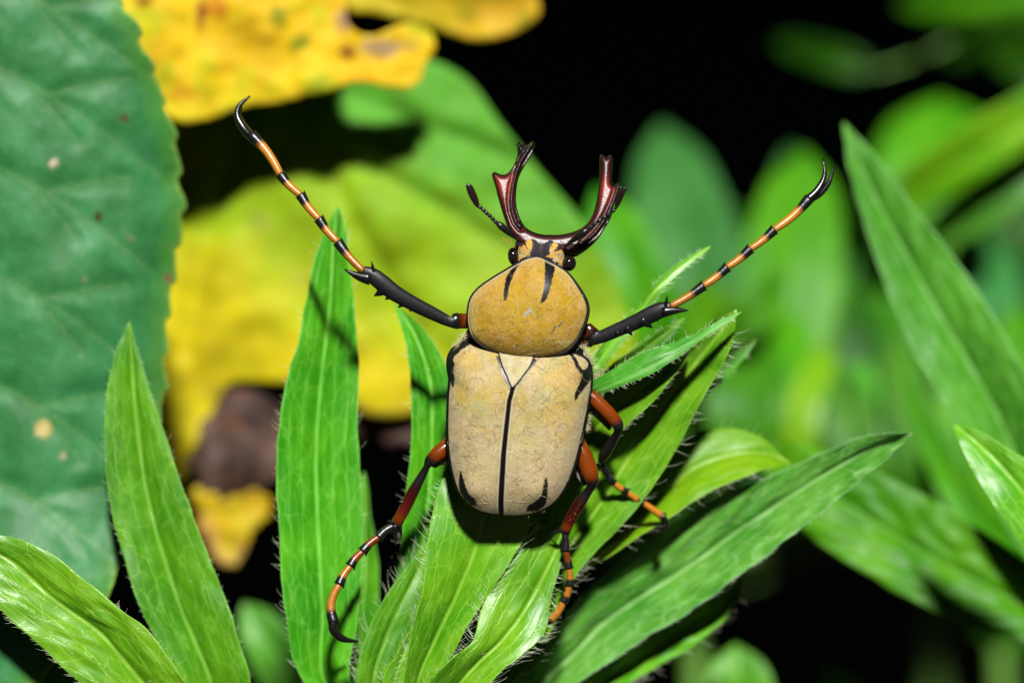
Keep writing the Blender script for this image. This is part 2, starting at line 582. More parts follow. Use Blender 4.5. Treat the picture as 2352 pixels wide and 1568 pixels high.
# ---------------------------------------------------------------- leaves
def leaf(parent, rows, mat, nu=110, nv=33, bulge=0.05, relief=0.10, hairs=0, serr=0.012, hair_len=(0.7, 1.7),
         wave=0.25, seed=0, thick=0.16, tex_seed=None):
    """rows base -> tip: (Lx, Ly, Mx, My, Rx, Ry, wL, wM, wR); L and R are the margins, M the midrib"""
    r = np.random.default_rng(100 + seed)
    rows = np.asarray(rows, float)
    L = P(rows[:, 0], rows[:, 1], rows[:, 6])
    C = P(rows[:, 2], rows[:, 3], rows[:, 7])
    R = P(rows[:, 4], rows[:, 5], rows[:, 8])
    c9 = catmull(np.concatenate([C, L, R], 1), nu)
    C, L, R = c9[:, :3], c9[:, 3:6], c9[:, 6:]
    t = np.linspace(0, 1, nu)
    length = np.linalg.norm(np.diff(C, axis=0), axis=1).sum()
    s = np.linspace(-1, 1, nv)
    s = np.sign(s) * np.abs(s)**0.85
    sa = np.abs(s)[None, :, None]
    side = np.where((s < 0)[None, :, None], (L - C)[:, None], (R - C)[:, None])
    hw = np.linalg.norm(side, axis=-1)
    teeth = (serr * (np.abs((t * length / 2.4 + seed * 0.37) % 1.0 - 0.5) * 2 - 0.5))[:, None, None] * (sa**6)
    wob = np.array([mnoise.noise((q * length * 0.35, seed * 3.1, 0)) for q in t])
    teeth = teeth + (0.035 * wob)[:, None, None] * (sa**3) * np.sign(s)[None, :, None]
    g = C[:, None] + side * (sa * (1 + teeth))
    n = normals_grid(g)
    if n[..., 2].mean() < 0:
        n = -n
    U = s[None, :] * np.maximum(hw, 1e-6)
    V = (t * length)[:, None] + np.zeros_like(U)
    h = bulge * hw * 4 * np.abs(s)[None] * (1 - np.abs(s)[None])
    h = h - relief * 1.3 * np.exp(-(U / 0.30)**2) * np.clip(hw / 1.5, 0, 1)
    q = V - 2.6 * np.abs(U)
    und = np.array([mnoise.noise((a * 0.16 + seed * 7, b * 0.22, 0)) for a, b in zip(U.ravel(), V.ravel())]).reshape(U.shape)
    und2 = np.array([mnoise.noise((a * 1.0 + seed * 3, b * 0.45, 4)) for a, b in zip(U.ravel(), V.ravel())]).reshape(U.shape)
    h = h + wave * und * np.abs(s)[None] + relief * 0.9 * und2 + relief * 0.4 * np.cos(2 * math.pi * (q + 3 * und) / 6.2)
    taper = np.clip(hw / 0.8, 0, 1)
    g = g + n * (h * taper)[..., None]
    n2 = normals_grid(g)
    if n2[..., 2].mean() < 0:
        n2 = -n2
    back = g - n2 * (thick * (0.25 + 0.75 * (1 - np.abs(s)[None]**4))[..., None] * np.clip(hw, 0.15, 1)[..., None])
    a, b = nu, nv
    fr = grid_faces(a, b)
    # make the front face look along its normal
    p0, p1, p2 = g.reshape(-1, 3)[fr[len(fr) // 2][:3]]
    flip = np.dot(np.cross(p1 - p0, p2 - p0), n2.reshape(-1, 3)[fr[len(fr) // 2][0]]) < 0
    fr = grid_faces(a, b, 0, flip)
    bk = grid_faces(a, b, a * b, not flip)
    loop = [i * b for i in range(a)] + [(a - 1) * b + j for j in range(1, b)] + \
           [i * b + b - 1 for i in range(a - 2, -1, -1)] + [j for j in range(b - 2, 0, -1)]
    rim = []
    for k in range(len(loop)):
        i0, i1 = loop[k], loop[(k + 1) % len(loop)]
        f = (i0, i1, i1 + a * b, i0 + a * b)
        rim.append(f if not flip else f[::-1])
    faces = np.concatenate([fr, bk, np.asarray(rim)])
    verts = np.concatenate([g.reshape(-1, 3), back.reshape(-1, 3)])
    ts = (seed if tex_seed is None else tex_seed)
    mm = np.stack([U.ravel(), V.ravel() + ts * 37.3], 1)
    st = np.stack([np.repeat(((s + 1) / 2)[None], nu, 0).ravel(), V.ravel() / length], 1)
    o = mesh('leaf', verts, faces, mat, parent, uv=np.concatenate([mm, mm]), uv2=np.concatenate([st, st]))
    if hairs:
        roots, dirs, lens, bend = [], [], [], []
        for k in range(hairs):
            i = int(r.uniform(0.02, 0.97) * (nu - 1))
            j, sg = (0, -1) if r.random() < 0.5 else (nv - 1, 1)
            out = g[i, j] - g[i, (3 if sg < 0 else nv - 4)]
            out /= max(np.linalg.norm(out), 1e-6)
            tan = g[min(i + 1, nu - 1), j] - g[max(i - 1, 0), j]
            tan /= max(np.linalg.norm(tan), 1e-6)
            d = out * r.uniform(0.6, 1.0) + tan * r.uniform(0.0, 0.7) + n2[i, j] * r.uniform(-0.2, 0.6)
            roots.append(g[i, j] - out * 0.05)
            dirs.append(d / np.linalg.norm(d))
            lens.append(r.uniform(*hair_len) * (0.55 if r.random() < 0.4 else 1.0))
            bend.append(tan * r.uniform(0.0, 0.6) + n2[i, j] * r.uniform(-0.3, 0.1))
        for k in range(hairs // 8):                 # short down on the face of the leaf
            i = int(r.uniform(0.05, 0.95) * (nu - 1))
            j = int(r.uniform(0.05, 0.95) * (nv - 1))
            tan = g[min(i + 1, nu - 1), j] - g[max(i - 1, 0), j]
            tan /= max(np.linalg.norm(tan), 1e-6)
            d = tan * r.uniform(0.4, 1) + n2[i, j] * r.uniform(0.3, 0.8) + r.normal(0, 0.25, 3)
            roots.append(g[i, j])
            dirs.append(d / np.linalg.norm(d))
            lens.append(r.uniform(0.3, 0.7))
            bend.append(tan * 0.3)
        strands('hairs', roots, dirs, lens, 0.015, M['hair'], o, bend)
    return o


HUBS = {}


def branch(parent, a, b, r, mat, name='petiole'):
    a, b = np.asarray(a, float), np.asarray(b, float)
    t = np.linspace(0, 1, 12)
    m = (a + b) / 2 + np.array([0, -0.12, -0.1]) * np.linalg.norm(a - b)
    path = ((1 - t)**2)[:, None] * a + (2 * t * (1 - t))[:, None] * m + (t**2)[:, None] * b
    v, f = tube_arrays(path, r * (1 + 0.5 * t), 6, ref=(0.2, 0.3, 0.9))
    return mesh(name, v, f, mat, parent)


def simple_leaf(parent, base, tip, hw, w0, w1, mat, roll=0.0, seed=0, arch=3.0, bendpx=0.0, shape=0.45, **kw):
    """a plain ovate leaf between two photo points; hw half width in px, roll tilts it about its midrib"""
    b, t = np.array(base, float), np.array(tip, float)
    d = (t - b) / np.linalg.norm(t - b)
    nrm = np.array([-d[1], d[0]])
    rows = []
    for q in np.linspace(0, 1, 9):
        m = b + (t - b) * q + nrm * bendpx * math.sin(math.pi * q)
        wid = hw * (max(q, 0)**shape * (1 - q)**(1 - shape) * 2 if 0 < q < 1 else 0.02) + 1.2
        wm = w0 + (w1 - w0) * q + arch * math.sin(math.pi * q)
        dz = wid * S * math.sin(roll)
        up = wid * S * 0.22
        k = math.cos(roll)
        l, r_ = m + nrm * wid * k, m - nrm * wid * k
        rows.append((l[0], l[1], m[0], m[1], r_[0], r_[1], wm + up + dz, wm, wm + up - dz))
    if parent.name in HUBS:
        branch(parent, P(base[0], base[1], w0), HUBS[parent.name], 0.28, M['stem'])
    return leaf(parent, rows, mat, seed=seed, nu=kw.pop('nu', 44), nv=kw.pop('nv', 17), serr=kw.pop('serr', 0.03), **kw)


def cdt_fill(poly, step, jitter=0.0):
    poly = np.asarray(poly, float)
    lo, hi = poly.min(0), poly.max(0)
    gx, gy = np.meshgrid(np.arange(lo[0], hi[0], step), np.arange(lo[1], hi[1], step * 0.87))
    gx[1::2] += step / 2
    pts = np.stack([gx.ravel(), gy.ravel()], 1)
    pts = pts[inside(poly, pts)]
    pts = pts[dist_line(poly, pts, True) > step * 0.55]
    allp = np.concatenate([poly, pts])
    n = len(poly)
    e = [(i, (i + 1) % n) for i in range(n)]
    v, _, f, _, _, _ = delaunay_2d_cdt([Vector(p) for p in allp], e, [list(range(n))], 1, 1e-5)
    v = np.array([tuple(p) for p in v])
    return v, [tuple(q) for q in f]


def sheet(name, parent, poly, step, wfun, colfun, mat, thick=0.2, n=None, spline=True, origin=None, ragged=0.0):
    """a leaf blade of any outline: poly in photo px, wfun(pts) -> mm, colfun(pts) -> pigment"""
    pl = closed_spline(poly, n or 220)
    if ragged:
        pl = pl + ragged * np.stack([nz(pl[:, 0], pl[:, 1], 71, 0.03, 4), nz(pl[:, 0], pl[:, 1], 77, 0.03, 4)], 1)
    pl = pl if spline else np.asarray(poly, float)
    v, f = cdt_fill(pl, step)
    w = wfun(v)
    front = P(v[:, 0], v[:, 1], w)
    back = P(v[:, 0], v[:, 1], w - thick)
    nv = len(v)
    # outline edges
    cnt = {}
    for q in f:
        for i in range(3):
            k = (q[i], q[(i + 1) % 3])
            cnt[k] = cnt.get(k, 0) + 1
    rim = [(a, b) for (a, b) in cnt if (b, a) not in cnt]
    a, b, c = front[f[0][0]], front[f[0][1]], front[f[0][2]]
    flip = np.cross(b - a, c - a)[2] < 0
    ff = [q[::-1] for q in f] if flip else list(f)
    fb = [tuple(i + nv for i in q) for q in (f if flip else [q[::-1] for q in f])]
    fr = [(a, b, b + nv, a + nv) if flip else (b, a, a + nv, b + nv) for a, b in rim]
    col = colfun(v)
    return mesh(name, np.concatenate([front, back]), ff + fb + fr, mat, parent, col=np.concatenate([col, col]), origin=origin)


def base_on_ground(x, y, w, dx=0.0, dy=0.0):
    p = W(P(x, y, w))
    return (p[0] + dx, p[1] + dy, 0.0)


# ---------------------------------------------------------------- the hairy-leaved plant the beetle climbs on
plant = empty('herb_plant', base_on_ground(1000, 1700, -6, 0.004, 0.03),
              'leafy green plant with narrow hairy leaves under the beetle', 'plant')
HUB = P(985, 1690, -8)
stem(plant, HUB, 1.6, 2.6, M['stem'])


def rowsz(L, Mi, R, w):
    """three px polylines of equal length and (wL, wM, wR) for each row"""
    return [(*l, *m, *r, *z) for l, m, r, z in zip(L, Mi, R, w)]


# tall leaf with the shadow of the front leg on it
leaf(plant, rowsz(
    [(905, 1690), (700, 1568), (655, 1400), (640, 1200), (635, 1050), (652, 900), (690, 760), (710, 650), (735, 560), (773, 474)],
    [(940, 1700), (752, 1575), (740, 1400), (730, 1200), (726, 1050), (735, 900), (752, 760), (762, 650), (766, 560), (775, 472)],
    [(960, 1695), (808, 1572), (826, 1400), (832, 1200), (823, 1000), (822, 840), (815, 710), (801, 590), (790, 510), (777, 474)],
    [(-8, -9, -8), (-6.5, -8, -7), (-6, -8, -7), (-6.5, -8.6, -7.5), (-7, -9.2, -8), (-7.5, -9.6, -8.5), (-8.3, -10, -8.8), (-9, -10.4, -9.4),
     (-10, -11, -10.4), (-12, -12, -12)]),
    M['leaf'], seed=1, hairs=150, hair_len=(0.5, 1.1))
# narrow leaf behind the beetle's left flank
leaf(plant, rowsz(
    [(900, 1640), (900, 1480), (912, 1310), (930, 1150), (945, 1000), (945, 900), (930, 780), (905, 698)],
    [(940, 1640), (945, 1470), (965, 1290), (985, 1130), (992, 990), (990, 890), (958, 780), (908, 697)],
    [(985, 1640), (995, 1470), (1030, 1290), (1060, 1130), (1060, 990), (1040, 880), (985, 770), (910, 699)],
    [(-9, -9.5, -9), (-8, -9.4, -8.5), (-7.5, -9, -8), (-7.3, -8.8, -8), (-7.5, -8.8, -8), (-8, -9.2, -8.5), (-9, -10, -9.4), (-11, -11, -11)]),
    M['leaf'], seed=2, hairs=120, hair_len=(0.5, 1.3))
# darker leaf standing behind those two
leaf(plant, rowsz(
    [(880, 1680), (790, 1500), (800, 1330), (815, 1200), (832, 1085)],
    [(905, 1680), (830, 1500), (838, 1330), (836, 1200), (835, 1083)],
    [(930, 1680), (880, 1500), (868, 1330), (855, 1200), (838, 1085)],
    [(-13, -14, -13), (-15, -16, -15), (-16, -17, -16), (-17, -18, -17), (-19, -19, -19)]),
    M['leaf'], seed=3, nu=60, nv=21)
# upright leaf folded below the hind claw
leaf(plant, rowsz(
    [(870, 1690), (820, 1568), (847, 1441), (892, 1359), (944, 1289), (975, 1245)],
    [(910, 1690), (858, 1572), (893, 1450), (926, 1378), (962, 1305), (985, 1248)],
    [(940, 1690), (905, 1568), (940, 1455), (962, 1395), (985, 1320), (990, 1250)],
    [(-6, -7, -6.5), (-4, -5, -5), (-4.5, -5.2, -5.6), (-5, -5.6, -6), (-6, -6.4, -6.6), (-7, -7, -7)]),
    M['leaf'], seed=4, hairs=170)
# small yellowish young leaves in the heart of the shoot
leaf(plant, rowsz(
    [(900, 1690), (880, 1568), (912, 1496), (948, 1435), (985, 1370)],
    [(925, 1690), (905, 1570), (930, 1500), (958, 1440), (990, 1368)],
    [(950, 1690), (935, 1568), (950, 1500), (968, 1445), (995, 1370)],
    [(-5, -5.6, -5.2), (-4.6, -5.3, -5), (-5, -5.6, -5.3), (-5.6, -6, -5.8), (-7, -7, -7)]),
    M['leaf_yellow'], seed=5, hairs=90, nu=60, nv=21)
leaf(plant, rowsz(
    [(940, 1690), (960, 1600), (1010, 1530), (1060, 1480), (1100, 1420)],
    [(960, 1690), (978, 1605), (1025, 1540), (1073, 1488), (1112, 1425)],
    [(990, 1690), (1000, 1612), (1045, 1550), (1090, 1495), (1124, 1430)],
    [(-5, -5.8, -5.2), (-5, -5.8, -5.2), (-5, -5.8, -5.2), (-5.6, -6.2, -5.8), (-7, -7, -7)]),
    M['leaf'], seed=6, hairs=110, nu=60, nv=21)
# wide leaf under the tail of the beetle
leaf(plant, rowsz(
    [(935, 1690), (926, 1568), (955, 1420), (968, 1360), (978, 1270), (990, 1191), (1008, 1120), (1030, 1060), (1075, 985)],
    [(960, 1690), (958, 1572), (1001, 1465), (1040, 1385), (1081, 1289), (1109, 1200), (1120, 1120), (1112, 1060), (1085, 982)],
    [(1000, 1690), (1010, 1572), (1069, 1450), (1125, 1365), (1180, 1275), (1215, 1205), (1205, 1130), (1160, 1060), (1095, 985)],
    [(-5.5, -7, -5.5), (-3.6, -5.4, -4.2), (-2.6, -4.6, -3.2), (-2.5, -4.2, -3.1), (-2.6, -3.7, -3.0), (-2.9, -3.5, -3.2), (-3.5, -3.9, -3.8), (-4.6, -5.0, -5.0),
     (-7, -7, -7)]),
    M['leaf_bright'], seed=7, hairs=230, nu=150, nv=45, relief=0.08)
# shiny lime leaf in front
leaf(plant, rowsz(
    [(940, 1690), (972, 1575), (1035, 1508), (1085, 1472), (1110, 1392), (1128, 1352), (1160, 1295), (1200, 1240), (1270, 1195)],
    [(985, 1690), (1045, 1585), (1100, 1520), (1145, 1478), (1185, 1430), (1215, 1385), (1245, 1330), (1275, 1270), (1300, 1200)],
    [(1040, 1690), (1110, 1590), (1160, 1535), (1200, 1500), (1238, 1468), (1256, 1430), (1266, 1372), (1290, 1292), (1312, 1210)],
    [(-3.5, -5, -3.5), (-1.5, -3, -1.6), (-1.2, -2.8, -1.6), (-1.8, -3.0, -1.8), (-2.4, -3.4, -2.3), (-3, -3.8, -2.9), (-3.7, -4.2, -3.6), (-4.2, -4.6, -4.2),
     (-4.8, -4.8, -4.8)]),
    M['leaf_bright'], seed=8, hairs=210, nu=150, nv=45, relief=0.10, wave=0.8)
# broad leaf running up to the right behind the hind legs
leaf(plant, rowsz(
    [(1010, 1680), (1150, 1450), (1230, 1260), (1320, 1120), (1390, 1000), (1470, 890), (1560, 795), (1640, 738), (1688, 712)],
    [(1030, 1685), (1190, 1470), (1290, 1285), (1390, 1140), (1450, 1040), (1525, 930), (1600, 830), (1655, 760), (1690, 711)],
    [(1060, 1690), (1240, 1490), (1330, 1310), (1450, 1185), (1518, 1090), (1590, 965), (1645, 862), (1680, 790), (1693, 713)],
    [(-8.6, -9.6, -8.6), (-7.4, -8.6, -7.2), (-7.0, -8.0, -6.6), (-7.2, -8.0, -6.6), (-7.2, -7.8, -6.4), (-6.6, -7.0, -5.8), (-5.8, -6.2, -5.2), (-5.2, -5.4, -4.8),
     (-4.8, -4.8, -4.8)]),
    M['leaf_bright'], seed=9, hairs=170, nu=150, nv=41)
# folded narrow leaf pointing past the right front leg
leaf(plant, rowsz(
    [(1250, 1060), (1320, 905), (1390, 858), (1474, 812), (1545, 788), (1610, 758), (1660, 732), (1703, 715)],
    [(1258, 1080), (1330, 925), (1400, 888), (1485, 848), (1556, 810), (1614, 774), (1663, 745), (1704, 717)],
    [(1270, 1085), (1335, 930), (1405, 896), (1490, 862), (1560, 818), (1616, 778), (1664, 748), (1703, 718)],
    [(-7.0, -6.2, -6.2), (-5.4, -4.6, -4.6), (-2.6, -1.8, -1.8), (-1.9, -1.1, -1.1), (-1.9, -1.2, -1.2), (-2.1, -1.6, -1.6), (-2.5, -2.2, -2.2), (-3, -3, -3)]),
    M['leaf_cool'], seed=10, hairs=210, hair_len=(0.25, 0.6))
# leaf under the orange middle thigh
leaf(plant, rowsz(
    [(1210, 1200), (1290, 1010), (1350, 925), (1427, 872), (1507, 822), (1560, 797), (1586, 784)],
    [(1230, 1215), (1330, 1040), (1385, 965), (1450, 910), (1525, 852), (1568, 810), (1587, 785)],
    [(1260, 1225), (1370, 1062), (1430, 988), (1500, 921), (1556, 855), (1580, 815), (1588, 786)],
    [(-8, -8.2, -7.4), (-6.8, -6.8, -6), (-5.2, -5.2, -4.4), (-4.2, -4.2, -3.2), (-3.8, -3.8, -3.0), (-3.8, -3.8, -3.3), (-4, -4, -4)]),
    M['leaf_bright'], seed=11, hairs=150, hair_len=(0.3, 0.8))
# thin leaf seen nearly edge on
leaf(plant, rowsz(
    [(1290, 930), (1367, 812), (1410, 760), (1454, 711), (1521, 637), (1575, 594), (1629, 565)],
    [(1296, 938), (1372, 832), (1420, 772), (1464, 716), (1530, 640), (1584, 598), (1631, 566)],
    [(1305, 945), (1382, 848), (1434, 780), (1478, 720), (1541, 646), (1592, 602), (1632, 568)],
    [(-6.4, -5.4, -5.4), (-6.4, -5.4, -5.4), (-6.4, -5.4, -5.4), (-6.6, -5.6, -5.6), (-6.8, -6.0, -6.0), (-7, -6.6, -6.6), (-7.4, -7.4, -7.4)]),
    M['leaf_bright'], seed=12, hairs=190, hair_len=(0.3, 0.8))
# short leaf behind it
leaf(plant, rowsz(
    [(1330, 930), (1400, 842), (1460, 796), (1520, 757), (1570, 729)],
    [(1336, 938), (1408, 852), (1470, 808), (1530, 764), (1572, 730)],
    [(1345, 946), (1420, 860), (1484, 818), (1540, 770), (1573, 732)],
    [(-7, -7.4, -7.6), (-7, -7.4, -7.6), (-7, -7.4, -7.8), (-7.4, -7.8, -8), (-8.6, -8.6, -8.6)]),
    M['leaf'], seed=13, hairs=140, hair_len=(0.3, 0.7), nu=70)
# leaf tip behind the broad one
leaf(plant, rowsz(
    [(1470, 1010), (1560, 890), (1640, 812), (1690, 784), (1739, 779)],
    [(1490, 1030), (1585, 905), (1655, 838), (1700, 803), (1740, 780)],
    [(1520, 1045), (1610, 925), (1675, 860), (1712, 818), (1739, 783)],
    [(-12, -12.5, -12), (-11.5, -12.3, -12), (-11.5, -12.2, -12), (-11.8, -12.3, -12), (-12.6, -12.6, -12.6)]),
    M['leaf'], seed=14, hairs=60, hair_len=(0.3, 0.6), nu=70)
# yellow-green curled leaf the right middle foot stands on
leaf(plant, rowsz(
    [(1040, 1690), (1220, 1410), (1330, 1262), (1440, 1170), (1515, 1085), (1575, 1008), (1650, 984), (1735, 1000), (1816, 1062)],
    [(1055, 1695), (1232, 1432), (1345, 1290), (1455, 1200), (1530, 1130), (1605, 1070), (1680, 1045), (1755, 1040), (1817, 1064)],
    [(1075, 1700), (1250, 1445), (1330, 1325), (1440, 1256), (1535, 1192), (1612, 1140), (1690, 1102), (1765, 1077), (1818, 1066)],
    [(-11, -12, -11), (-11, -11.6, -10.2), (-11.4, -11.4, -9.4), (-11.8, -11.4, -8.6), (-12.2, -11.4, -8.6), (-12.8, -11.8, -9), (-13.2, -12.2, -9.6),
     (-13.4, -12.6, -10.6), (-13, -13, -13)]),
    M['leaf_yellow'], seed=15, hairs=130, nu=130, nv=37)
# long leaf reaching to the lower right
leaf(plant, rowsz(
    [(1060, 1690), (1240, 1500), (1340, 1362), (1541, 1204), (1689, 1124), (1796, 1082), (1876, 1045), (1977, 1005), (2044, 994), (2093, 993)],
    [(1080, 1705), (1290, 1525), (1407, 1415), (1560, 1316), (1690, 1222), (1796, 1152), (1876, 1100), (1990, 1035), (2055, 1008), (2095, 995)],
    [(1100, 1730), (1330, 1566), (1474, 1470), (1615, 1384), (1715, 1308), (1796, 1250), (1872, 1186), (1977, 1100), (2057, 1033), (2094, 997)],
    [(-13, -14, -13), (-12.6, -14, -11.6), (-12.6, -13.8, -11), (-12.4, -13.4, -10.4), (-12, -12.8, -9.8), (-11.4, -12, -9.4), (-10.4, -11, -8.8), (-9.2, -9.8, -8.2), (-8.2, -8.8, -7.8),
     (-7.6, -7.6, -7.6)]),
    M['leaf_pale'], seed=16, hairs=260, hair_len=(0.2, 0.5), nu=170, nv=45, relief=0.2)
# leaf below it
leaf(plant, rowsz(
    [(1080, 1720), (1300, 1590), (1474, 1465), (1608, 1392), (1680, 1345), (1706, 1318)],
    [(1095, 1735), (1340, 1600), (1490, 1500), (1620, 1425), (1688, 1358), (1708, 1320)],
    [(1110, 1750), (1390, 1605), (1510, 1530), (1640, 1445), (1698, 1365), (1709, 1322)],
    [(-14, -15, -14), (-14, -15, -14), (-14, -15, -14), (-14, -15, -14), (-14.4, -15, -14.4), (-15, -15, -15)]),
    M['leaf_bright'], seed=17, hairs=90, nu=90, relief=0.25)

# ---------------------------------------------------------------- shoot at the left
plant2 = empty('herb_plant', base_on_ground(520, 1760, -8, -0.01, 0.03),
               'green shoot with two narrow leaves in front of the broad dark leaf', 'plant')
stem(plant2, P(520, 1760, -8), 1.4, 2.2, M['stem'])
leaf(plant2, rowsz(
    [(470, 1720), (404, 1568), (364, 1474), (322, 1401), (280, 1261), (249, 1137), (241, 950), (263, 820), (296, 738)],
    [(520, 1720), (486, 1568), (448, 1474), (415, 1395), (364, 1238), (333, 1110), (312, 950), (303, 825), (297, 736)],
    [(570, 1720), (576, 1568), (550, 1474), (527, 1401), (477, 1270), (432, 1150), (372, 975), (334, 860), (299, 739)],
    [(-8, -9, -8), (-6, -7.4, -6), (-6, -7.4, -6), (-6, -7.6, -6.2), (-6.6, -8, -6.8), (-7, -8.4, -7.4), (-7.8, -9, -8.2), (-8.6, -9.4, -9), (-10, -10, -10)]),
    M['leaf'], seed=21, hairs=110, hair_len=(0.3, 0.6), nu=140, nv=37)
leaf(plant2, rowsz(
    [(420, 1740), (285, 1650), (185, 1568), (112, 1502), (56, 1451), (0, 1398), (-70, 1330), (-150, 1215)],
    [(480, 1730), (380, 1625), (310, 1547), (235, 1457), (165, 1406), (105, 1360), (20, 1285), (-152, 1212)],
    [(520, 1700), (470, 1612), (420, 1552), (347, 1457), (282, 1402), (222, 1352), (80, 1250), (-150, 1208)],
    [(-6, -7, -6), (-2.6, -3.6, -3), (-1.6, -3, -2.2), (-1.2, -2.8, -2), (-1, -2.6, -1.8), (-1, -2.4, -1.8), (-1.6, -2.6, -2), (-4, -4, -4)]),
    M['leaf_bright'], seed=22, hairs=170, hair_len=(0.3, 0.7), nu=140, nv=41, relief=0.16)

# ---------------------------------------------------------------- shoot at the right, out of focus
plant3 = empty('herb_plant', base_on_ground(2560, 1500, -22, 0.01, 0.03),
               'out-of-focus green shoot with long pointed leaves beside the beetle plant', 'plant')
stem(plant3, P(2560, 1500, -22), 1.8, 2.6, M['stem'])
leaf(plant3, rowsz(
    [(2500, 1450), (2330, 1240), (2210, 1000), (2120, 850), (2050, 700), (1990, 520), (1950, 390), (1936, 285)],
    [(2530, 1440), (2400, 1200), (2290, 950), (2200, 790), (2110, 640), (2030, 490), (1972, 375), (1938, 282)],
    [(2560, 1430), (2440, 1120), (2370, 900), (2290, 740), (2190, 590), (2080, 450), (2005, 350), (1942, 285)],
    [(-24, -26, -24), (-23, -25.5, -23), (-23, -25.5, -23.5), (-24, -26, -24), (-25, -27, -25.5), (-26, -27.5, -26.5), (-27, -28, -27.5), (-29, -29, -29)]),
    M['leaf_cool'], seed=31, nu=110, relief=0.15)
leaf(plant3, rowsz(
    [(2500, 1500), (2400, 1330), (2300, 1190), (2240, 1090), (2205, 1020), (2188, 975)],
    [(2530, 1480), (2440, 1260), (2350, 1130), (2275, 1045), (2225, 1000), (2190, 973)],
    [(2550, 1460), (2480, 1200), (2390, 1080), (2300, 1020), (2240, 985), (2192, 974)],
    [(-16, -17, -16), (-9, -10, -9), (-8, -9.4, -9), (-9, -10, -9.6), (-10, -10.6, -10.4), (-11.5, -11.5, -11.5)]),
    M['leaf_bright'], seed=32, nu=90)
leaf(plant3, rowsz(
    [(2560, 1560), (2330, 1470), (2140, 1400), (1960, 1300), (1850, 1220), (1770, 1130), (1730, 1020)],
    [(2560, 1520), (2350, 1390), (2180, 1300), (2030, 1210), (1920, 1140), (1820, 1070), (1731, 1017)],
    [(2560, 1490), (2370, 1300), (2230, 1200), (2090, 1120), (1980, 1070), (1850, 1020), (1732, 1014)],
    [(-24, -26, -26), (-26, -28, -28), (-27, -29, -29), (-28, -30, -30), (-30, -31, -31), (-32, -33, -33), (-35, -35, -35)]),
    M['leaf_mid'], seed=33, nu=90, relief=0.3)
leaf(plant3, rowsz(
    [(2560, 1560), (2330, 1330), (2200, 1210), (2120, 1040), (2090, 920), (2085, 850)],
    [(2570, 1530), (2370, 1300), (2235, 1180), (2150, 1030), (2110, 920), (2090, 848)],
    [(2580, 1500), (2400, 1270), (2265, 1150), (2180, 1020), (2130, 920), (2095, 850)],
    [(-34, -35, -34), (-52, -53, -52), (-58, -59, -58), (-60, -61, -60), (-62, -63, -62), (-64, -64, -64)]),
    M['leaf_mid'], seed=34, nu=70)

# ---------------------------------------------------------------- broad serrated leaf at the left
tree2 = empty('broad_leaved_plant', base_on_ground(-260, 300, -20, -0.02, 0.02),
              'broad dark green toothed leaf with insect spots on its own stem', 'plant')
stem(tree2, P(-240, -260, -18), 1.3, 3.2, M['twig'])
edge = [(272, -60), (275, 0), (313, 51), (330, 113), (352, 154), (364, 195), (380, 246), (398, 297), (408, 340), (412, 379), (413, 415), (420, 455),
        (420, 500), (414, 540), (404, 600), (398, 650), (388, 700), (384, 760), (381, 830), (379, 902), (366, 960), (345, 1060), (318, 1160),
        (288, 1260), (255, 1350), (190, 1450), (90, 1560), (-20, 1640)]
es = catmull(np.array([(*e, 0) for e in edge], float), 420)[:, :2]
tt = np.arange(420) * 4.6
tooth = ((tt / 86.0) % 1.0)
amp = 10.5 * (sstep(0, 0.82, tooth) - sstep(0.84, 1.0, tooth)) - 4 + 3 * nz(tt, tt * 0, 1, 0.02)
dn = np.gradient(es, axis=0)
dn = np.stack([-dn[:, 1], dn[:, 0]], 1) / np.linalg.norm(dn, axis=1, keepdims=True)
es = es - dn * amp[:, None]
poly = np.concatenate([es, [(-120, 1690), (-200, 1640), (-330, 1500), (-520, 1150), (-620, 800), (-640, 450), (-560, 100), (-420, -150), (-280, -260),
                            (-120, -280), (80, -230), (220, -140)]])
midrib = catmull(np.array([(-235, -265, 0), (-200, 100, 0), (-150, 600, 0), (-110, 1100, 0), (-110, 1690, 0)], float), 40)[:, :2]
veins = []
for k, (mx, my) in enumerate([(-225, -120), (-205, 90), (-180, 330), (-155, 590), (-135, 850), (-115, 1080), (-110, 1300)]):
    dx = 640 - k * 55
    q = np.linspace(0, 1, 14)
    veins.append(np.stack([mx + dx * q, my + 0.56 * dx * q**1.25 - 60 * np.sin(math.pi * q) * 0.4], 1))
    veins.append(np.stack([mx - dx * 0.6 * q, my + 0.5 * dx * q**1.25], 1))
    e0 = veins[-2][7]
    veins.append(np.stack([e0[0] + 190 * q, e0[1] - 55 * q + 20 * q * q], 1))
    e0 = veins[-3][5]
    veins.append(np.stack([e0[0] + 150 * q, e0[1] + 150 * q**1.3], 1))


def vein_d(v):
    d = dist_line(midrib, v) * 0.6
    for ln in veins:
        d = np.minimum(d, dist_line(ln, v))
    return d


def broad_w(v):
    d = vein_d(v)
    base = -17 + 4.5 * np.exp(-((v[:, 0] - 60) / 330.0)**2) - 0.004 * np.maximum(v[:, 0] - 300, 0)**1.2
    base = base + 5.5 * sstep(1100, 1520, v[:, 1])
    return base + 0.3 * (1 - np.exp(-(d / 30.0)**2)) + 0.08 * nz(v[:, 0], v[:, 1], 2, 0.018, 3) + 0.5 * nz(v[:, 0], v[:, 1], 9, 0.004, 2)


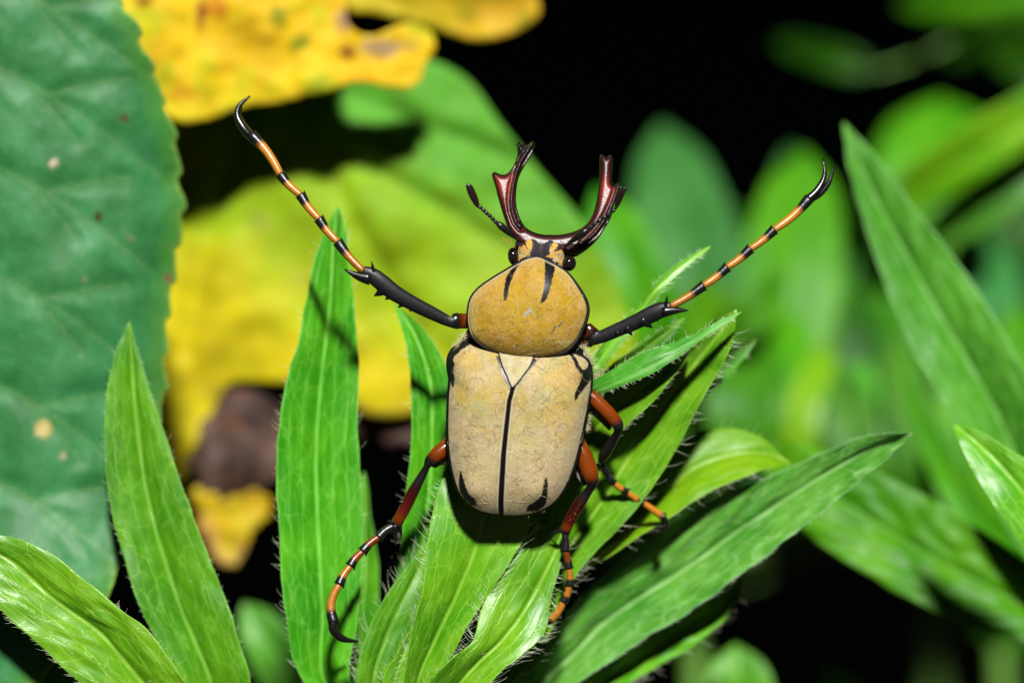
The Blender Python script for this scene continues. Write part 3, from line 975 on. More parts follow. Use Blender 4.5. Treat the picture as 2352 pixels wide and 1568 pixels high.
def broad_col(v):
    d = vein_d(v)
    n1 = nz(v[:, 0], v[:, 1], 5, 0.012, 4)
    c = mix((0.012, 0.080, 0.019), (0.024, 0.115, 0.036), np.clip(0.5 + 0.8 * n1, 0, 1))
    c = mix(c, (0.050, 0.120, 0.034), 0.7 * np.exp(-(d / 4.0)**2))
    e = dist_line(es, v)
    c = mix(c, (0.035, 0.120, 0.010), sstep(60, 15, e) * 0.6)
    c = mix(c, (0.13, 0.22, 0.04), sstep(9, 3, e) * 0.8)
    for x, y, r, cc in [(124, 375, 13, (0.26, 0.22, 0.16)), (228, 497, 13, (0.03, 0.006, 0.004)), (100, 985, 26, (0.24, 0.19, 0.06)), (145, 1045, 13, (0.16, 0.15, 0.08)),
                        (285, 272, 12, (0.05, 0.03, 0.015)), (386, 636, 12, (0.10, 0.05, 0.03)), (300, 545, 9, (0.07, 0.10, 0.05)), (195, 640, 10, (0.09, 0.14, 0.06))]:
        dd = np.hypot(v[:, 0] - x, (v[:, 1] - y) * 0.9) + 5 * nz(v[:, 0], v[:, 1], x, 0.08, 2)
        c = mix(c, cc, sstep(r, r * 0.45, dd))
    return c


sheet('leaf', tree2, poly, 9.0, broad_w, broad_col, M['broad'], spline=False, thick=0.3)

# ---------------------------------------------------------------- the yellowing plant behind
tree3 = empty('yellowing_plant', base_on_ground(120, 600, -60, -0.004, 0.02),
              'yellowing plant with big lime and yellow leaves behind the beetle', 'plant')
stem(tree3, P(150, -420, -52), 1.6, 3.2, M['twig'])
for x, y, w in ((420, -375, -33.2), (822, -355, -43.2), (262, 420, -45.5)):
    branch(tree3, P(x, y, w), P(150, y - 30, -52), 0.5, M['stem'])


def yel_w(v):
    return -33 + 1.0 * nz(v[:, 0], v[:, 1], 3, 0.006, 3) + 0.004 * (140 - v[:, 1]) - 0.003 * (v[:, 0] - 600)


def yel_col(v):
    n1 = nz(v[:, 0], v[:, 1], 8, 0.008, 4)
    c = mix((0.40, 0.255, 0.004), (0.30, 0.27, 0.004), sstep(0.0, 0.5, n1))
    c = mix(c, (0.10, 0.14, 0.004), sstep(0.35, 0.8, n1) * 0.8)
    c = mix(c, (0.30, 0.28, 0.004), sstep(170, 260, v[:, 1]) * sstep(560, 420, np.abs(v[:, 0] - 600)) * 0.5)
    for x, y, rx, ry, cc in [(462, 30, 16, 40, (0.10, 0.010, 0.003)), (330, 5, 26, 14, (0.10, 0.018, 0.003)), (800, 120, 22, 18, (0.11, 0.02, 0.004)),
                             (880, 110, 62, 26, (0.20, 0.13, 0.07)), (790, 45, 18, 40, (0.16, 0.09, 0.05)), (690, 100, 30, 22, (0.10, 0.12, 0.004)),
                             (640, 40, 22, 26, (0.13, 0.14, 0.004)), (500, 20, 30, 40, (0.30, 0.11, 0.004)), (420, 215, 30, 20, (0.32, 0.16, 0.004)),
                             (850, 170, 70, 26, (0.46, 0.24, 0.004))]:
        dd = np.hypot((v[:, 0] - x) / rx, (v[:, 1] - y) / ry) + 0.5 * nz(v[:, 0], v[:, 1], x, 0.03, 2)
        c = mix(c, cc, sstep(1.15, 0.6, dd) * 0.9)
    return c


sheet('leaf', tree3, [(200, -250), (420, -380), (640, -330), (760, -180), (800, -40), (795, 20), (800, 55), (825, 78), (860, 82), (890, 70), (915, 58), (950, 55),
                      (990, 75), (1000, 110), (975, 150), (965, 185), (930, 205), (880, 200), (820, 188), (770, 205), (700, 222), (650, 235), (600, 240), (550, 248),
                      (500, 268), (460, 278), (420, 282), (380, 262), (330, 180), (270, 60)], 11, yel_w, yel_col, M['sheet'], thick=0.25)


def yel2_w(v):
    return -42 + 1.2 * nz(v[:, 0], v[:, 1], 13, 0.006, 3) + 0.004 * (v[:, 1])


def yel2_col(v):
    n1 = nz(v[:, 0], v[:, 1], 18, 0.01, 3)
    c = mix((0.26, 0.20, 0.004), (0.30, 0.18, 0.006), sstep(900, 1200, v[:, 0] + 120 * n1))
    return mix(c, (0.10, 0.12, 0.004), sstep(0.2, 0.7, n1) * 0.6)


sheet('leaf', tree3, [(620, -300), (820, -360), (1050, -260), (1180, -120), (1232, -10), (1238, 30), (1205, 62), (1150, 85), (1090, 92), (1020, 72), (960, 55), (900, 38),
                      (850, 28), (800, 22), (760, -40), (700, -160)], 14, yel2_w, yel2_col, M['sheet'], thick=0.25)


def lime_w(v):
    r = np.hypot((v[:, 0] - 900) / 520, (v[:, 1] - 560) / 420)
    d = np.minimum.reduce([dist_line([(480, -300), (700, 300), (950, 760)], v), dist_line([(700, 300), (1250, 620)], v), dist_line([(600, 60), (420, 800)], v),
                           dist_line([(640, 160), (1200, 380)], v)])
    return -43 - 2.5 * r**2 + 1.0 * (1 - np.exp(-(d / 30)**2)) + 1.2 * nz(v[:, 0], v[:, 1], 23, 0.004, 3)


def lime_col(v):
    n1 = nz(v[:, 0], v[:, 1], 28, 0.006, 3)
    x, y = v[:, 0], v[:, 1]
    green, lime, yel = (0.050, 0.170, 0.012), (0.135, 0.215, 0.003), (0.33, 0.275, 0.003)
    k = (y - 420) / 430 + (860 - x) / 1000 + 0.16 * n1 - 0.34
    c = mix(green, lime, sstep(-0.62, -0.05, k))
    c = mix(c, yel, sstep(0.12, 0.75, k))
    d = dist_line([(640, 160), (1200, 380)], v)
    for x0, y0, r in [(505, 465, 34), (600, 510, 46), (680, 640, 22)]:
        dd = np.hypot(x - x0, (y - y0) * 1.2) + 14 * n1
        c = mix(c, (0.16, 0.17, 0.03), sstep(r, r * 0.3, dd) * 0.6)
    e = dist_line([(500, 900), (640, 895), (820, 950), (940, 955), (1020, 900)], v)
    return mix(c, (0.20, 0.13, 0.02), sstep(26, 6, e) * 0.5)


sheet('leaf', tree3, [(300, 60), (420, -120), (560, -60), (700, 60), (820, 140), (900, 142), (985, 138), (1075, 185), (1150, 285), (1235, 390), (1330, 500), (1400, 620), (1450, 740), (1460, 830),
                      (1400, 860), (1250, 890), (1100, 905), (1000, 920), (940, 952), (880, 958), (825, 945), (800, 900), (700, 885), (620, 880), (540, 878), (510, 905), (480, 980),
                      (440, 1060), (425, 1105), (380, 1090), (300, 980), (250, 700), (240, 350)], 12, lime_w, lime_col, M['sheet'], thick=0.3)


# withered leaf hanging under the yellow one
def dead_w(v):
    return -46.5 + 1.6 * nz(v[:, 0], v[:, 1], 33, 0.008, 2) + 0.004 * np.maximum(v[:, 1] - 900, 0)


def dead_col(v):
    n1 = nz(v[:, 0], v[:, 1], 38, 0.010, 3)
    c = mix((0.016, 0.009, 0.007), (0.070, 0.040, 0.030), np.clip(0.5 + 0.9 * n1, 0, 1))
    return mix(c, (0.10, 0.045, 0.02), sstep(0.2, 0.6, nz(v[:, 0], v[:, 1], 41, 0.01, 2)) * 0.6)


sheet('withered_leaf', tree3, [(500, 820), (620, 800), (760, 830), (860, 860), (960, 900), (985, 960), (950, 1005), (900, 1012), (850, 985), (800, 1000), (720, 960),
                               (660, 980), (650, 1040), (630, 1110), (600, 1150), (540, 1150), (470, 1130), (440, 1075), (455, 960)], 11, dead_w, dead_col, M['sheet'], thick=0.3, ragged=34)


def scrap_w(v):
    return -45 + 1.0 * nz(v[:, 0], v[:, 1], 43, 0.01, 3)


def scrap_col(v):
    n1 = nz(v[:, 0], v[:, 1], 48, 0.012, 3)
    c = mix((0.36, 0.22, 0.006), (0.30, 0.24, 0.006), np.clip(0.5 + n1, 0, 1))
    e = dist_line([(470, 1195), (495, 1270), (530, 1300), (560, 1260)], v)
    return mix(c, (0.24, 0.14, 0.05), sstep(26, 6, e) * 0.7)


sheet('leaf', tree3, [(440, 1130), (520, 1142), (580, 1130), (622, 1148), (622, 1178), (585, 1212), (565, 1250), (545, 1290), (518, 1304), (490, 1275), (465, 1215)],
      11, scrap_w, scrap_col, M['sheet'], thick=0.25, ragged=14)

# ---------------------------------------------------------------- far undergrowth, strongly out of focus
group = 'blurred shrubs behind the beetle'
shrub1 = empty('shrub', base_on_ground(1480, 1700, -100, 0.0, 0.06), 'blurred shrub of blue-green and lime leaves behind the raised right front leg', 'shrub', group)
stem(shrub1, P(1600, 1000, -100), 1.2, 2.5, M['stem'])
for k, a in enumerate([
    # base, tip, half width, w0, w1, material, roll
    ((1640, 900), (1520, 285), 125, -55, -66, 'leaf_blue', 0.15),
    ((1790, 900), (1850, 345), 120, -50, -58, 'leaf_mid', -0.1),
    ((1700, 960), (1600, 640), 90, -48, -54, 'leaf_mid', 0.5),
    ((1740, 1010), (1840, 700), 62, -46, -52, 'leaf_mid', -0.3),
    ((1620, 1010), (1420, 520), 70, -58, -66, 'leaf_back', 0.5),
    ((1700, 1060), (1730, 780), 95, -44, -48, 'leaf_back', 0.2),
    ((1830, 1080), (1900, 790), 60, -46, -50, 'leaf_yellow', -0.2),
    ((1900, 1080), (1990, 830), 85, -50, -54, 'leaf_cool', -0.4),
    ((1560, 1000), (1430, 700), 75, -42, -44, 'leaf_mid', 0.2),
    ((1540, 860), (1370, 430), 85, -40, -42, 'leaf_mid', 0.1),
    ((1660, 760), (1810, 620), 45, -44, -46, 'leaf_back', 0.9),
]):
    simple_leaf(shrub1, a[0], a[1], a[2], a[3] * 1.6, a[4] * 1.6, M[a[5]], a[6], seed=50 + k)
shrub2 = empty('shrub', base_on_ground(2250, 1600, -120, 0.02, 0.06), 'blurred shrub of rounded mid-green leaves beyond the long pointed leaf', 'shrub', group)
stem(shrub2, P(2280, 900, -122), 1.2, 2.5, M['stem'])
for k, a in enumerate([
    ((2160, 560), (2160, 225), 165, -64, -70, 'leaf_yellow2', 0.25),
    ((2030, 480), (2520, 170), 62, -50, -46, 'leaf_yellow', -0.2),
    ((2120, 560), (2480, 330), 55, -52, -50, 'leaf_cool', 0.1),
    ((2230, 900), (2260, 520), 110, -66, -72, 'leaf_blue2', 0.2),
    ((2110, 980), (2060, 520), 80, -68, -74, 'leaf_back', -0.6),
    ((2320, 1200), (2300, 820), 90, -62, -66, 'leaf_back', 0.4),
    ((1960, 1000), (1990, 600), 60, -66, -72, 'leaf_dimmed', 0.3),
    ((2080, 1300), (1980, 880), 60, -56, -60, 'leaf_dimmed', -0.3),
    ((2330, 620), (2430, 420), 70, -70, -74, 'leaf_dimmed', 0.2),
    ((2330, 1500), (2260, 1150), 90, -60, -66, 'leaf_back', 0.2),
    ((2010, 1260), (1930, 840), 70, -44, -46, 'leaf_back', 0.1),
    ((2270, 1330), (2170, 880), 70, -42, -44, 'leaf_mid', 0.1),
    ((2150, 1230), (2060, 760), 65, -48, -52, 'leaf_back', -0.2),
    ((2400, 1150), (2330, 700), 80, -46, -50, 'leaf_mid', 0.2),
]):
    mname = {'leaf_yellow2': 'leaf_mid', 'leaf_blue2': 'leaf_blue'}.get(a[5], a[5])
    simple_leaf(shrub2, a[0], a[1], a[2], a[3] * 1.6, a[4] * 1.6, M[mname], a[6], seed=70 + k)
shrub3 = empty('shrub', base_on_ground(2250, -200, -120, 0.04, 0.1), 'dim dark shrub with sparse leaves high in the gloom', 'shrub', group)
stem(shrub3, P(2420, -60, -118), 1.2, 3.0, M['twig'])
for k, a in enumerate([
    ((2520, -40), (2060, 15), 60, -105, -110, 'leaf_mid', 0.5),
    ((2450, 60), (2150, 130), 60, -112, -118, 'leaf_dimmed', 0.4),
    ((2010, 165), (1780, 95), 34, -112, -122, 'leaf_dimmed', 0.2),
    ((2480, 200), (2270, 110), 60, -100, -104, 'leaf_dimmed', 0.3),
]):
    simple_leaf(shrub3, a[0], a[1], a[2], a[3], a[4], M[a[5]], a[6], seed=90 + k)
shrub5 = empty('shrub', base_on_ground(2150, 1300, -190, 0.0, 0.08), 'deep green thicket of leaves farthest behind the other blurred shrubs', 'shrub', group)
stem(shrub5, P(2150, 1150, -185), 1.6, 3.0, M['stem'])
g5 = np.random.default_rng(12)
for k in range(46):
    x, y = 1420 + 1040 * g5.random(), 520 + 760 * g5.random()
    if y > 1120 and 1600 < x < 2120:
        y -= 330
    if y < 640 and 1600 < x < 1780:
        y += 150
    th = g5.uniform(-2.6, -0.6)
    L = g5.uniform(230, 380)
    simple_leaf(shrub5, (x - 0.4 * L * math.cos(th), y - 0.4 * L * math.sin(th)), (x + 0.6 * L * math.cos(th), y + 0.6 * L * math.sin(th)), g5.uniform(55, 95),
                -165 + g5.uniform(-15, 15), -170 + g5.uniform(-25, 25), M[['leaf_back', 'leaf_mid', 'leaf', 'leaf_blue', 'leaf_mid'][k % 5]], g5.uniform(-0.7, 0.7), seed=120 + k, nu=26, nv=11)
for sx, sy, sw, lab, lv in [
    (560, 1720, -52, 'small blurred pale green seedling low behind the tall narrow leaf', [((720, 1640), (560, 1385), 62, -50, -46, 'leaf_cool')]),
    (60, 1800, -42, 'blurred green seedling under the tip of the broad dark leaf', [((60, 1700), (120, 1500), 120, -40, -38, 'leaf')]),
    (1850, 1860, -56, 'blurred bright seedling with two leaves below the long reaching leaf',
     [((1700, 1760), (1690, 1480), 90, -50, -46, 'leaf'), ((2000, 1760), (1900, 1530), 70, -56, -52, 'leaf')])]:
    sh = empty('seedling', base_on_ground(sx, sy, sw, 0, 0.05), lab, 'seedling', 'blurred seedlings low behind the plants')
    stem(sh, P(sx, sy, sw), 0.8, 1.5, M['stem'])
    for k, a in enumerate(lv):
        simple_leaf(sh, a[0], a[1], a[2], a[3], a[4], M[a[5]], 0.1, seed=101 + int(sx / 7) + k)

# ---------------------------------------------------------------- the beetle
def z1(pts): return np.array([(976.1 + x * .2197, 516.8 + y * .2197) for x, y in pts])
def z2(pts): return np.array([(976.1 + x * .3112, 746.5 + y * .3112) for x, y in pts])
def z3(pts): return np.array([(1033.6 + x * .2197, 287.1 + y * .2197) for x, y in pts])


BORG = W(P(1190, 900, -4.6))
BLACK = np.array((0.0045, 0.0042, 0.0048))
ORANGE = np.array((0.27, 0.100, 0.010))
RUST = np.array((0.082, 0.015, 0.0012))
MAROON = np.array((0.045, 0.0036, 0.0026))
REDDISH = np.array((0.105, 0.010, 0.004))


class Collect:
    """pieces of the body gathered into one mesh with colour and dullness per vertex"""
    def __init__(self):
        self.v, self.f, self.c, self.n = [], [], [], 0

    def add(self, v, f, c):
        v = np.asarray(v, float)
        c = np.asarray(c, float)
        if c.ndim == 1:
            c = np.repeat(c[None], len(v), 0)
        if c.shape[1] == 3:
            c = np.concatenate([c, np.full((len(c), 1), 0.1)], 1)
        self.v.append(v)
        self.c.append(c)
        self.f += [tuple(int(i) + self.n for i in q) for q in f]
        self.n += len(v)

    def build(self, name, mat, parent=None, origin=None):
        return mesh(name, np.concatenate(self.v), self.f, mat, parent, col=np.concatenate(self.c), origin=origin)


body = Collect()


def radial(outline, center, nr, hfun, back=None):
    """fan of rings over an outline; hfun(pts) -> w ; back: w of the under side (dome) or None"""
    o = np.asarray(outline, float)
    c = np.asarray(center, float)
    rr = np.linspace(0, 1, nr)**0.8
    na = len(o)
    pts = c + (o - c)[None] * rr[:, None, None]
    pts = pts.reshape(-1, 2)
    w = hfun(pts)
    v = P(pts[:, 0], pts[:, 1], w)
    f = []
    for i in range(nr - 1):
        k = np.arange(na)
        k2 = (k + 1) % na
        f.append(np.stack([i * na + k, (i + 1) * na + k, (i + 1) * na + k2, i * na + k2], 1))
    f = np.concatenate(f)
    a = v[f[na * (nr // 2)]]
    if np.cross(a[1] - a[0], a[2] - a[0])[2] < 0:
        f = f[:, ::-1]
    if back is not None:
        wb = back(pts, np.repeat(rr, na))
        vb = P(pts[:, 0], pts[:, 1], wb)
        nv = len(v)
        k = np.arange(na)
        k2 = (k + 1) % na
        o0 = (nr - 1) * na
        rim = np.stack([o0 + k, o0 + k2, o0 + k2 + nv, o0 + k + nv], 1)
        p = np.concatenate([v, vb])[rim[0]]
        f = np.concatenate([f, f[:, ::-1] + nv, rim])
        v = np.concatenate([v, vb])
        pts = np.concatenate([pts, pts])
    return pts, v, f


def rfun(outline, center):
    """radial fraction of points inside a star-shaped outline"""
    o = np.asarray(outline) - center
    th = np.arctan2(o[:, 1], o[:, 0])
    rad = np.hypot(o[:, 0], o[:, 1])
    i = np.argsort(th)
    th, rad = th[i], rad[i]
    th = np.concatenate([th - 2 * math.pi, th, th + 2 * math.pi])
    rad = np.concatenate([rad, rad, rad])

    def f(p):
        q = p - center
        return np.clip(np.hypot(q[:, 0], q[:, 1]) / np.interp(np.arctan2(q[:, 1], q[:, 0]), th, rad), 0, 1)
    return f


# --- pronotum
PRO = closed_spline(z1([(1160, 318), (1230, 332), (1300, 365), (1390, 412), (1500, 490), (1590, 600), (1670, 720), (1712, 810), (1724, 900), (1702, 1010),
                        (1655, 1120), (1595, 1225), (1510, 1310), (1400, 1362), (1250, 1392), (1100, 1402), (950, 1396), (800, 1366), (660, 1308), (540, 1232),
                        (470, 1150), (440, 1050), (431, 950), (440, 850), (465, 760), (520, 680), (600, 610), (720, 530), (850, 452), (950, 392), (1050, 342)]), 420)
PC = z1([(1090, 900)])[0]
pro_r = rfun(PRO, PC)


def pro_h(p):
    r = pro_r(p)
    h = 0.7 + 1.75 * np.maximum(1 - r**2.8, 0)**0.9
    d = dist_line(PRO[::4], p, True)
    h = h - 0.16 * np.exp(-((d - 5.5) / 1.8)**2)          # groove inside the raised rim
    dimple = np.hypot(p[:, 0] - 1150, p[:, 1] - 640) / 22
    return h - 0.05 * np.exp(-dimple**2)


STR_L = z1([(1030, 365), (950, 400), (890, 480), (850, 540), (830, 640), (820, 720), (826, 790), (850, 792), (866, 740), (878, 660), (900, 590), (935, 500), (975, 430)])
STR_R = z1([(1245, 340), (1335, 400), (1362, 450), (1342, 520), (1326, 600), (1300, 700), (1262, 790), (1215, 822), (1205, 800), (1232, 720), (1246, 640), (1250, 540), (1258, 440)])
SCUFF = [z1([(1040, 930), (1090, 870), (1115, 860), (1110, 905), (1060, 945), (1030, 960)]), z1([(1385, 1060), (1430, 1010), (1450, 980), (1440, 1030), (1400, 1065)]),
         z1([(1310, 1130), (1350, 1080), (1362, 1040), (1370, 1070), (1330, 1130)]), z1([(1165, 970), (1178, 880), (1186, 880), (1180, 960)]),
         z1([(945, 1275), (990, 1240), (1000, 1245), (955, 1282)])]


def jit(p, a=1.6, f=0.16):
    return p + a * np.stack([nz(p[:, 0], p[:, 1], 1, f, 2), nz(p[:, 0], p[:, 1], 7, f, 2)], 1)


def blend_poly(c, p, poly, cc, soft=1.0):
    d = dist_line(poly, p, True) * np.where(inside(poly, p), 1, -1)
    return mix(c, cc, sstep(-soft, soft, d))


def pro_col(p):
    d = dist_line(PRO[::3], p, True)
    n1 = nz(p[:, 0], p[:, 1], 3, 0.02, 3)
    c = mix((0.252, 0.146, 0.008), (0.232, 0.138, 0.011), np.clip(0.5 + n1, 0, 1))
    c = mix(c, (0.215, 0.145, 0.035), sstep(640, 560, p[:, 1] + 25 * n1) * 0.6)
    c = mix(c, (0.26, 0.19, 0.07), sstep(36, 8, d) * 0.4)
    a = np.full((len(p), 1), 1.0)
    c = np.concatenate([c, a], 1)
    k = np.array([*BLACK, 0.0])
    j = jit(p)
    c = blend_poly(c, j, STR_L, k, 1.2)
    c = blend_poly(c, j, STR_R, k, 1.2)
    for q in SCUFF[:1]:
        c = blend_poly(c, jit(p, 3, 0.2), q, (0.20, 0.19, 0.19, 0.3), 1.5)
    for q in SCUFF[1:]:
        c = blend_poly(c, jit(p, 3, 0.25), q, (0.05, 0.05, 0.055, 0.2), 1.2)
    c = mix(c, np.array((0.33, 0.29, 0.19, 0.6)), np.exp(-((d - 6.5) / 1.3)**2) * 0.8)
    rim = 4.6 + 3.0 * sstep(1300, 1350, p[:, 0])
    return mix(c, np.array([*BLACK, 0.5]), sstep(rim + 0.7, rim - 0.7, d))


# --- wing cases
ELY = closed_spline(z2([(350, 120), (275, 126), (202, 164), (164, 226), (156, 310), (170, 400), (160, 520), (155, 680), (156, 830), (170, 980), (200, 1130), (243, 1248),
                        (310, 1330), (400, 1385), (520, 1410), (640, 1420), (760, 1411), (860, 1382), (950, 1328), (1030, 1232), (1090, 1110), (1132, 980), (1163, 850),
                        (1196, 700), (1222, 560), (1241, 430), (1240, 345), (1222, 272), (1178, 226), (1112, 198), (1040, 165), (900, 140), (700, 120), (500, 100)]), 560)
EC = z2([(690, 760)])[0]
ely_r = rfun(ELY, EC)
SEAM = z2([(700, 100), (660, 400), (645, 480), (622, 560), (600, 760), (580, 950), (568, 1150), (560, 1300), (563, 1440)])


def ely_h(p):
    r = ely_r(p)
    h = 0.0 + 2.15 * np.maximum(1 - r**3.8, 0)**0.85
    d = dist_line(SEAM, p)
    h = h + (0.10 * np.exp(-((d - 8) / 5)**2) - 0.2 * np.exp(-(d / 3.2)**2)) * sstep(880, 915, p[:, 1])
    h = h - 0.5 * sstep(930, 770, p[:, 1])            # dips towards the shield
    # humps behind: shoulders and apical calli
    for x, y, rr, a in [(1045, 825, 26, 0.45), (1335, 850, 26, 0.45), (1085, 1130, 30, 0.35), (1230, 1130, 30, 0.35)]:
        h = h + a * np.exp(-(((p[:, 0] - x)**2 + (p[:, 1] - y)**2) / rr**2))
    return h


SCU = z2([(535, 215), (665, 262), (808, 262), (700, 400), (642, 478), (590, 380)])
MARKS = [z2(q) for q in [
    [(352, 128), (275, 172), (225, 215), (204, 250), (212, 292), (202, 335), (214, 400), (206, 455), (185, 395), (150, 330), (145, 240), (175, 190), (210, 190), (270, 148), (340, 108)],
    [(1050, 190), (1082, 205), (1115, 255), (1140, 305), (1168, 335), (1205, 310), (1212, 285), (1230, 300), (1236, 370), (1200, 430), (1160, 480), (1130, 520), (1110, 555),
     (1108, 520), (1130, 460), (1150, 420), (1166, 370), (1130, 330), (1104, 270), (1075, 220)],
    [(263, 1075), (255, 1140), (258, 1215), (290, 1275), (340, 1325), (380, 1330), (365, 1285), (318, 1245), (294, 1190), (278, 1130)],
    [(895, 1125), (880, 1180), (866, 1250), (820, 1302), (765, 1335), (750, 1368), (830, 1366), (885, 1325), (898, 1270), (904, 1190)],
]]


def ely_col(p):
    d = dist_line(ELY[::3], p, True)
    n1 = nz(p[:, 0], p[:, 1], 13, 0.016, 3)
    n2 = nz(p[:, 0], p[:, 1], 19, 0.02, 3)
    c = mix((0.252, 0.186, 0.048), (0.218, 0.188, 0.074), np.clip(0.5 + 1.6 * n1, 0, 1))
    c = mix(c, (0.270, 0.195, 0.105), sstep(0.05, 0.45, n2) * 0.6)
    lower = sstep(900, 1080, p[:, 1] + 30 * n1)
    c = mix(c, (0.255, 0.203, 0.112), lower * 0.75)
    c = mix(c, (0.25, 0.14, 0.03), sstep(60, 10, np.hypot(p[:, 0] - 1320, p[:, 1] - 845)) * 0.6)
    c = mix(c, (0.25, 0.14, 0.03), sstep(70, 10, np.hypot(p[:, 0] - 1065, p[:, 1] - 815)) * 0.5)
    c = mix(c, (0.23, 0.19, 0.13), sstep(34, 6, d) * 0.6)
    c = np.concatenate([c, np.ones((len(p), 1))], 1)
    k = np.array([*BLACK, 0.3])
    j = jit(p, 1.8, 0.2)
    dark = np.full(len(p), -1e9)
    for q in MARKS:
        dark = np.maximum(dark, dist_line(q, j, True) * np.where(inside(q, j), 1, -1))
    c = mix(c, k, sstep(-2.6, -0.4, dark))
    sd_ = dist_line(SEAM, p)
    wd = 5.0 + 1.2 * sstep(920, 1100, p[:, 1])
    seamk = sstep(890, 900, p[:, 1])
    c = mix(c, np.array((0.27, 0.25, 0.19, 0.6)), np.exp(-((sd_ - wd - 2.2) / 1.2)**2) * 0.7 * seamk)
    c = mix(c, k, sstep(wd + 0.8, wd - 0.8, sd_) * seamk)
    ds = dist_line(SCU, p, True)
    c = mix(c, k, sstep(5.4, 4.0, ds) * sstep(815, 820, p[:, 1]))
    return mix(c, np.array([*BLACK, 0.85]), sstep(6.6, 5.2, d))


def under(w0, depth):
    return lambda p, r: w0 - depth * np.maximum(1 - r**2.2, 0)**0.6


# body core: thorax and abdomen seen from the side and below
for out, cen, top, dep in ((PRO, PC, 0.3, 3.6), (ELY, EC, -0.35, 3.6)):
    o2 = cen + (out[::6] - cen) * 0.985
    rr_ = rfun(o2, cen)
    pts, v, f = radial(o2, cen, 14, lambda p, q=rr_, t=top: t + 1.2 * np.maximum(1 - q(p)**2, 0), under(top - 0.25, dep))
    body.add(v, f, np.array([*BLACK, 0.3]))
neck = closed_spline([(1110, 720), (1210, 700), (1310, 730), (1340, 820), (1300, 900), (1190, 920), (1080, 890), (1055, 800)], 60)
nc = np.array((1195, 810.0))
nr_ = rfun(neck, nc)
pts, v, f = radial(neck, nc, 10, lambda p: -0.6 + 1.4 * np.maximum(1 - nr_(p)**2, 0), under(-0.8, 3.2))
body.add(v, f, np.array([*BLACK, 0.3]))

# cream downy side plates between shield and wing cases
for q in ([(235, 165), (270, 118), (325, 72), (365, 98), (380, 135), (330, 150), (270, 165)], [(1030, 205), (1080, 165), (1135, 142), (1180, 185), (1222, 245), (1240, 300), (1200, 290), (1130, 250)]):
    o2 = closed_spline(z2(q), 60)
    cc = o2.mean(0)
    rr_ = rfun(o2, cc)
    pts, v, f = radial(o2, cc, 10, lambda p, g=rr_: -1.15 + 0.55 * np.maximum(1 - g(p)**2, 0)**0.6, under(-1.6, 1.0))
    n1 = nz(pts[:, 0], pts[:, 1], 4, 0.09, 3)
    body.add(v, f, np.concatenate([mix((0.29, 0.25, 0.17), (0.11, 0.10, 0.09), sstep(0.1, 0.5, n1)), np.full((len(pts), 1), 0.9)], 1))

# --- head
HEAD = closed_spline(z1([(950, 175), (1000, 130), (1050, 95), (1140, 85), (1250, 100), (1350, 105), (1430, 140), (1490, 190), (1505, 260), (1480, 340), (1470, 430), (1400, 520),
                         (1280, 560), (1150, 560), (1020, 520), (930, 430), (945, 320), (935, 240)]), 220)
HC = z1([(1215, 320)])[0]
head_r = rfun(HEAD, HC)


def head_h(p):
    return -1.0 + 1.45 * np.maximum(1 - head_r(p)**2.4, 0)**0.6 - 0.25 * np.exp(-((p[:, 0] - HC[0]) / 16)**2)


HP = [z1(q) for q in ([(1062, 118), (1106, 110), (1126, 200), (1116, 255), (1085, 262), (1060, 220), (1044, 160)], [(985, 222), (1040, 208), (1082, 270), (1104, 312), (1040, 332), (958, 380), (948, 350)],
                      [(1380, 142), (1432, 150), (1402, 205), (1345, 272), (1298, 285), (1310, 220)], [(1265, 330), (1300, 300), (1350, 280), (1452, 256), (1446, 340), (1432, 432), (1400, 400), (1350, 352)])]


def head_col(p):
    n1 = nz(p[:, 0], p[:, 1], 23, 0.1, 3)
    c = np.repeat(np.array([[0.012, 0.011, 0.013, 0.75]]), len(p), 0)
    d = np.abs(p[:, 0] - HC[0]) / 19 + (p[:, 1] - 540) / 34
    c = mix(c, np.array((0.055, 0.007, 0.006, 0.6)), sstep(1.0, 0.4, d + 0.4 * n1))
    j = jit(p, 1.6, 0.22)
    for q in HP:
        c = blend_poly(c, j, q, np.array((0.33, 0.185, 0.04, 1.0)), 1.0)
    c = mix(c, np.array((0.33, 0.29, 0.17, 1.0)), sstep(566, 578, p[:, 1]) * sstep(0.0, 0.25, n1) * (np.abs(p[:, 0] - HC[0]) > 22) * 0.8)
    return mix(c, np.array((0.014, 0.012, 0.012, 0.5)), sstep(0.35, 0.55, n1) * 0.8)


pts, v, f = radial(HEAD, HC, 60, head_h, under(-1.2, 2.4))
body.add(v, f, head_col(pts))

# --- antler horns
HORN = z3([(705, 178), (725, 186), (742, 208), (780, 214), (822, 204), (845, 180), (872, 170), (892, 196), (882, 245), (858, 312), (820, 372), (785, 425), (752, 480), (722, 545),
           (702, 620), (692, 700), (690, 780), (698, 860), (716, 930), (745, 1000), (785, 1062), (850, 1108), (950, 1142), (1060, 1150), (1180, 1142), (1300, 1112), (1390, 1066),
           (1448, 1010), (1490, 935), (1520, 840), (1540, 730), (1556, 610), (1563, 480), (1565, 380), (1568, 325), (1588, 305), (1612, 318), (1640, 336), (1662, 318), (1684, 308),
           (1700, 335), (1700, 420), (1694, 520), (1690, 600), (1700, 628), (1728, 630), (1752, 602), (1772, 596), (1780, 630), (1764, 690), (1738, 770), (1712, 850), (1694, 930),
           (1664, 1010), (1612, 1090), (1556, 1180), (1480, 1262), (1380, 1340), (1300, 1380), (1210, 1360), (1080, 1330), (940, 1310), (820, 1290), (730, 1240), (690, 1195),
           (640, 1140), (604, 1080), (576, 1000), (548, 920), (522, 830), (496, 740), (474, 650), (452, 580), (438, 525), (446, 498), (468, 490), (500, 506), (545, 520), (596, 508),
           (640, 460), (672, 410), (694, 350), (706, 290), (700, 235), (692, 200)])
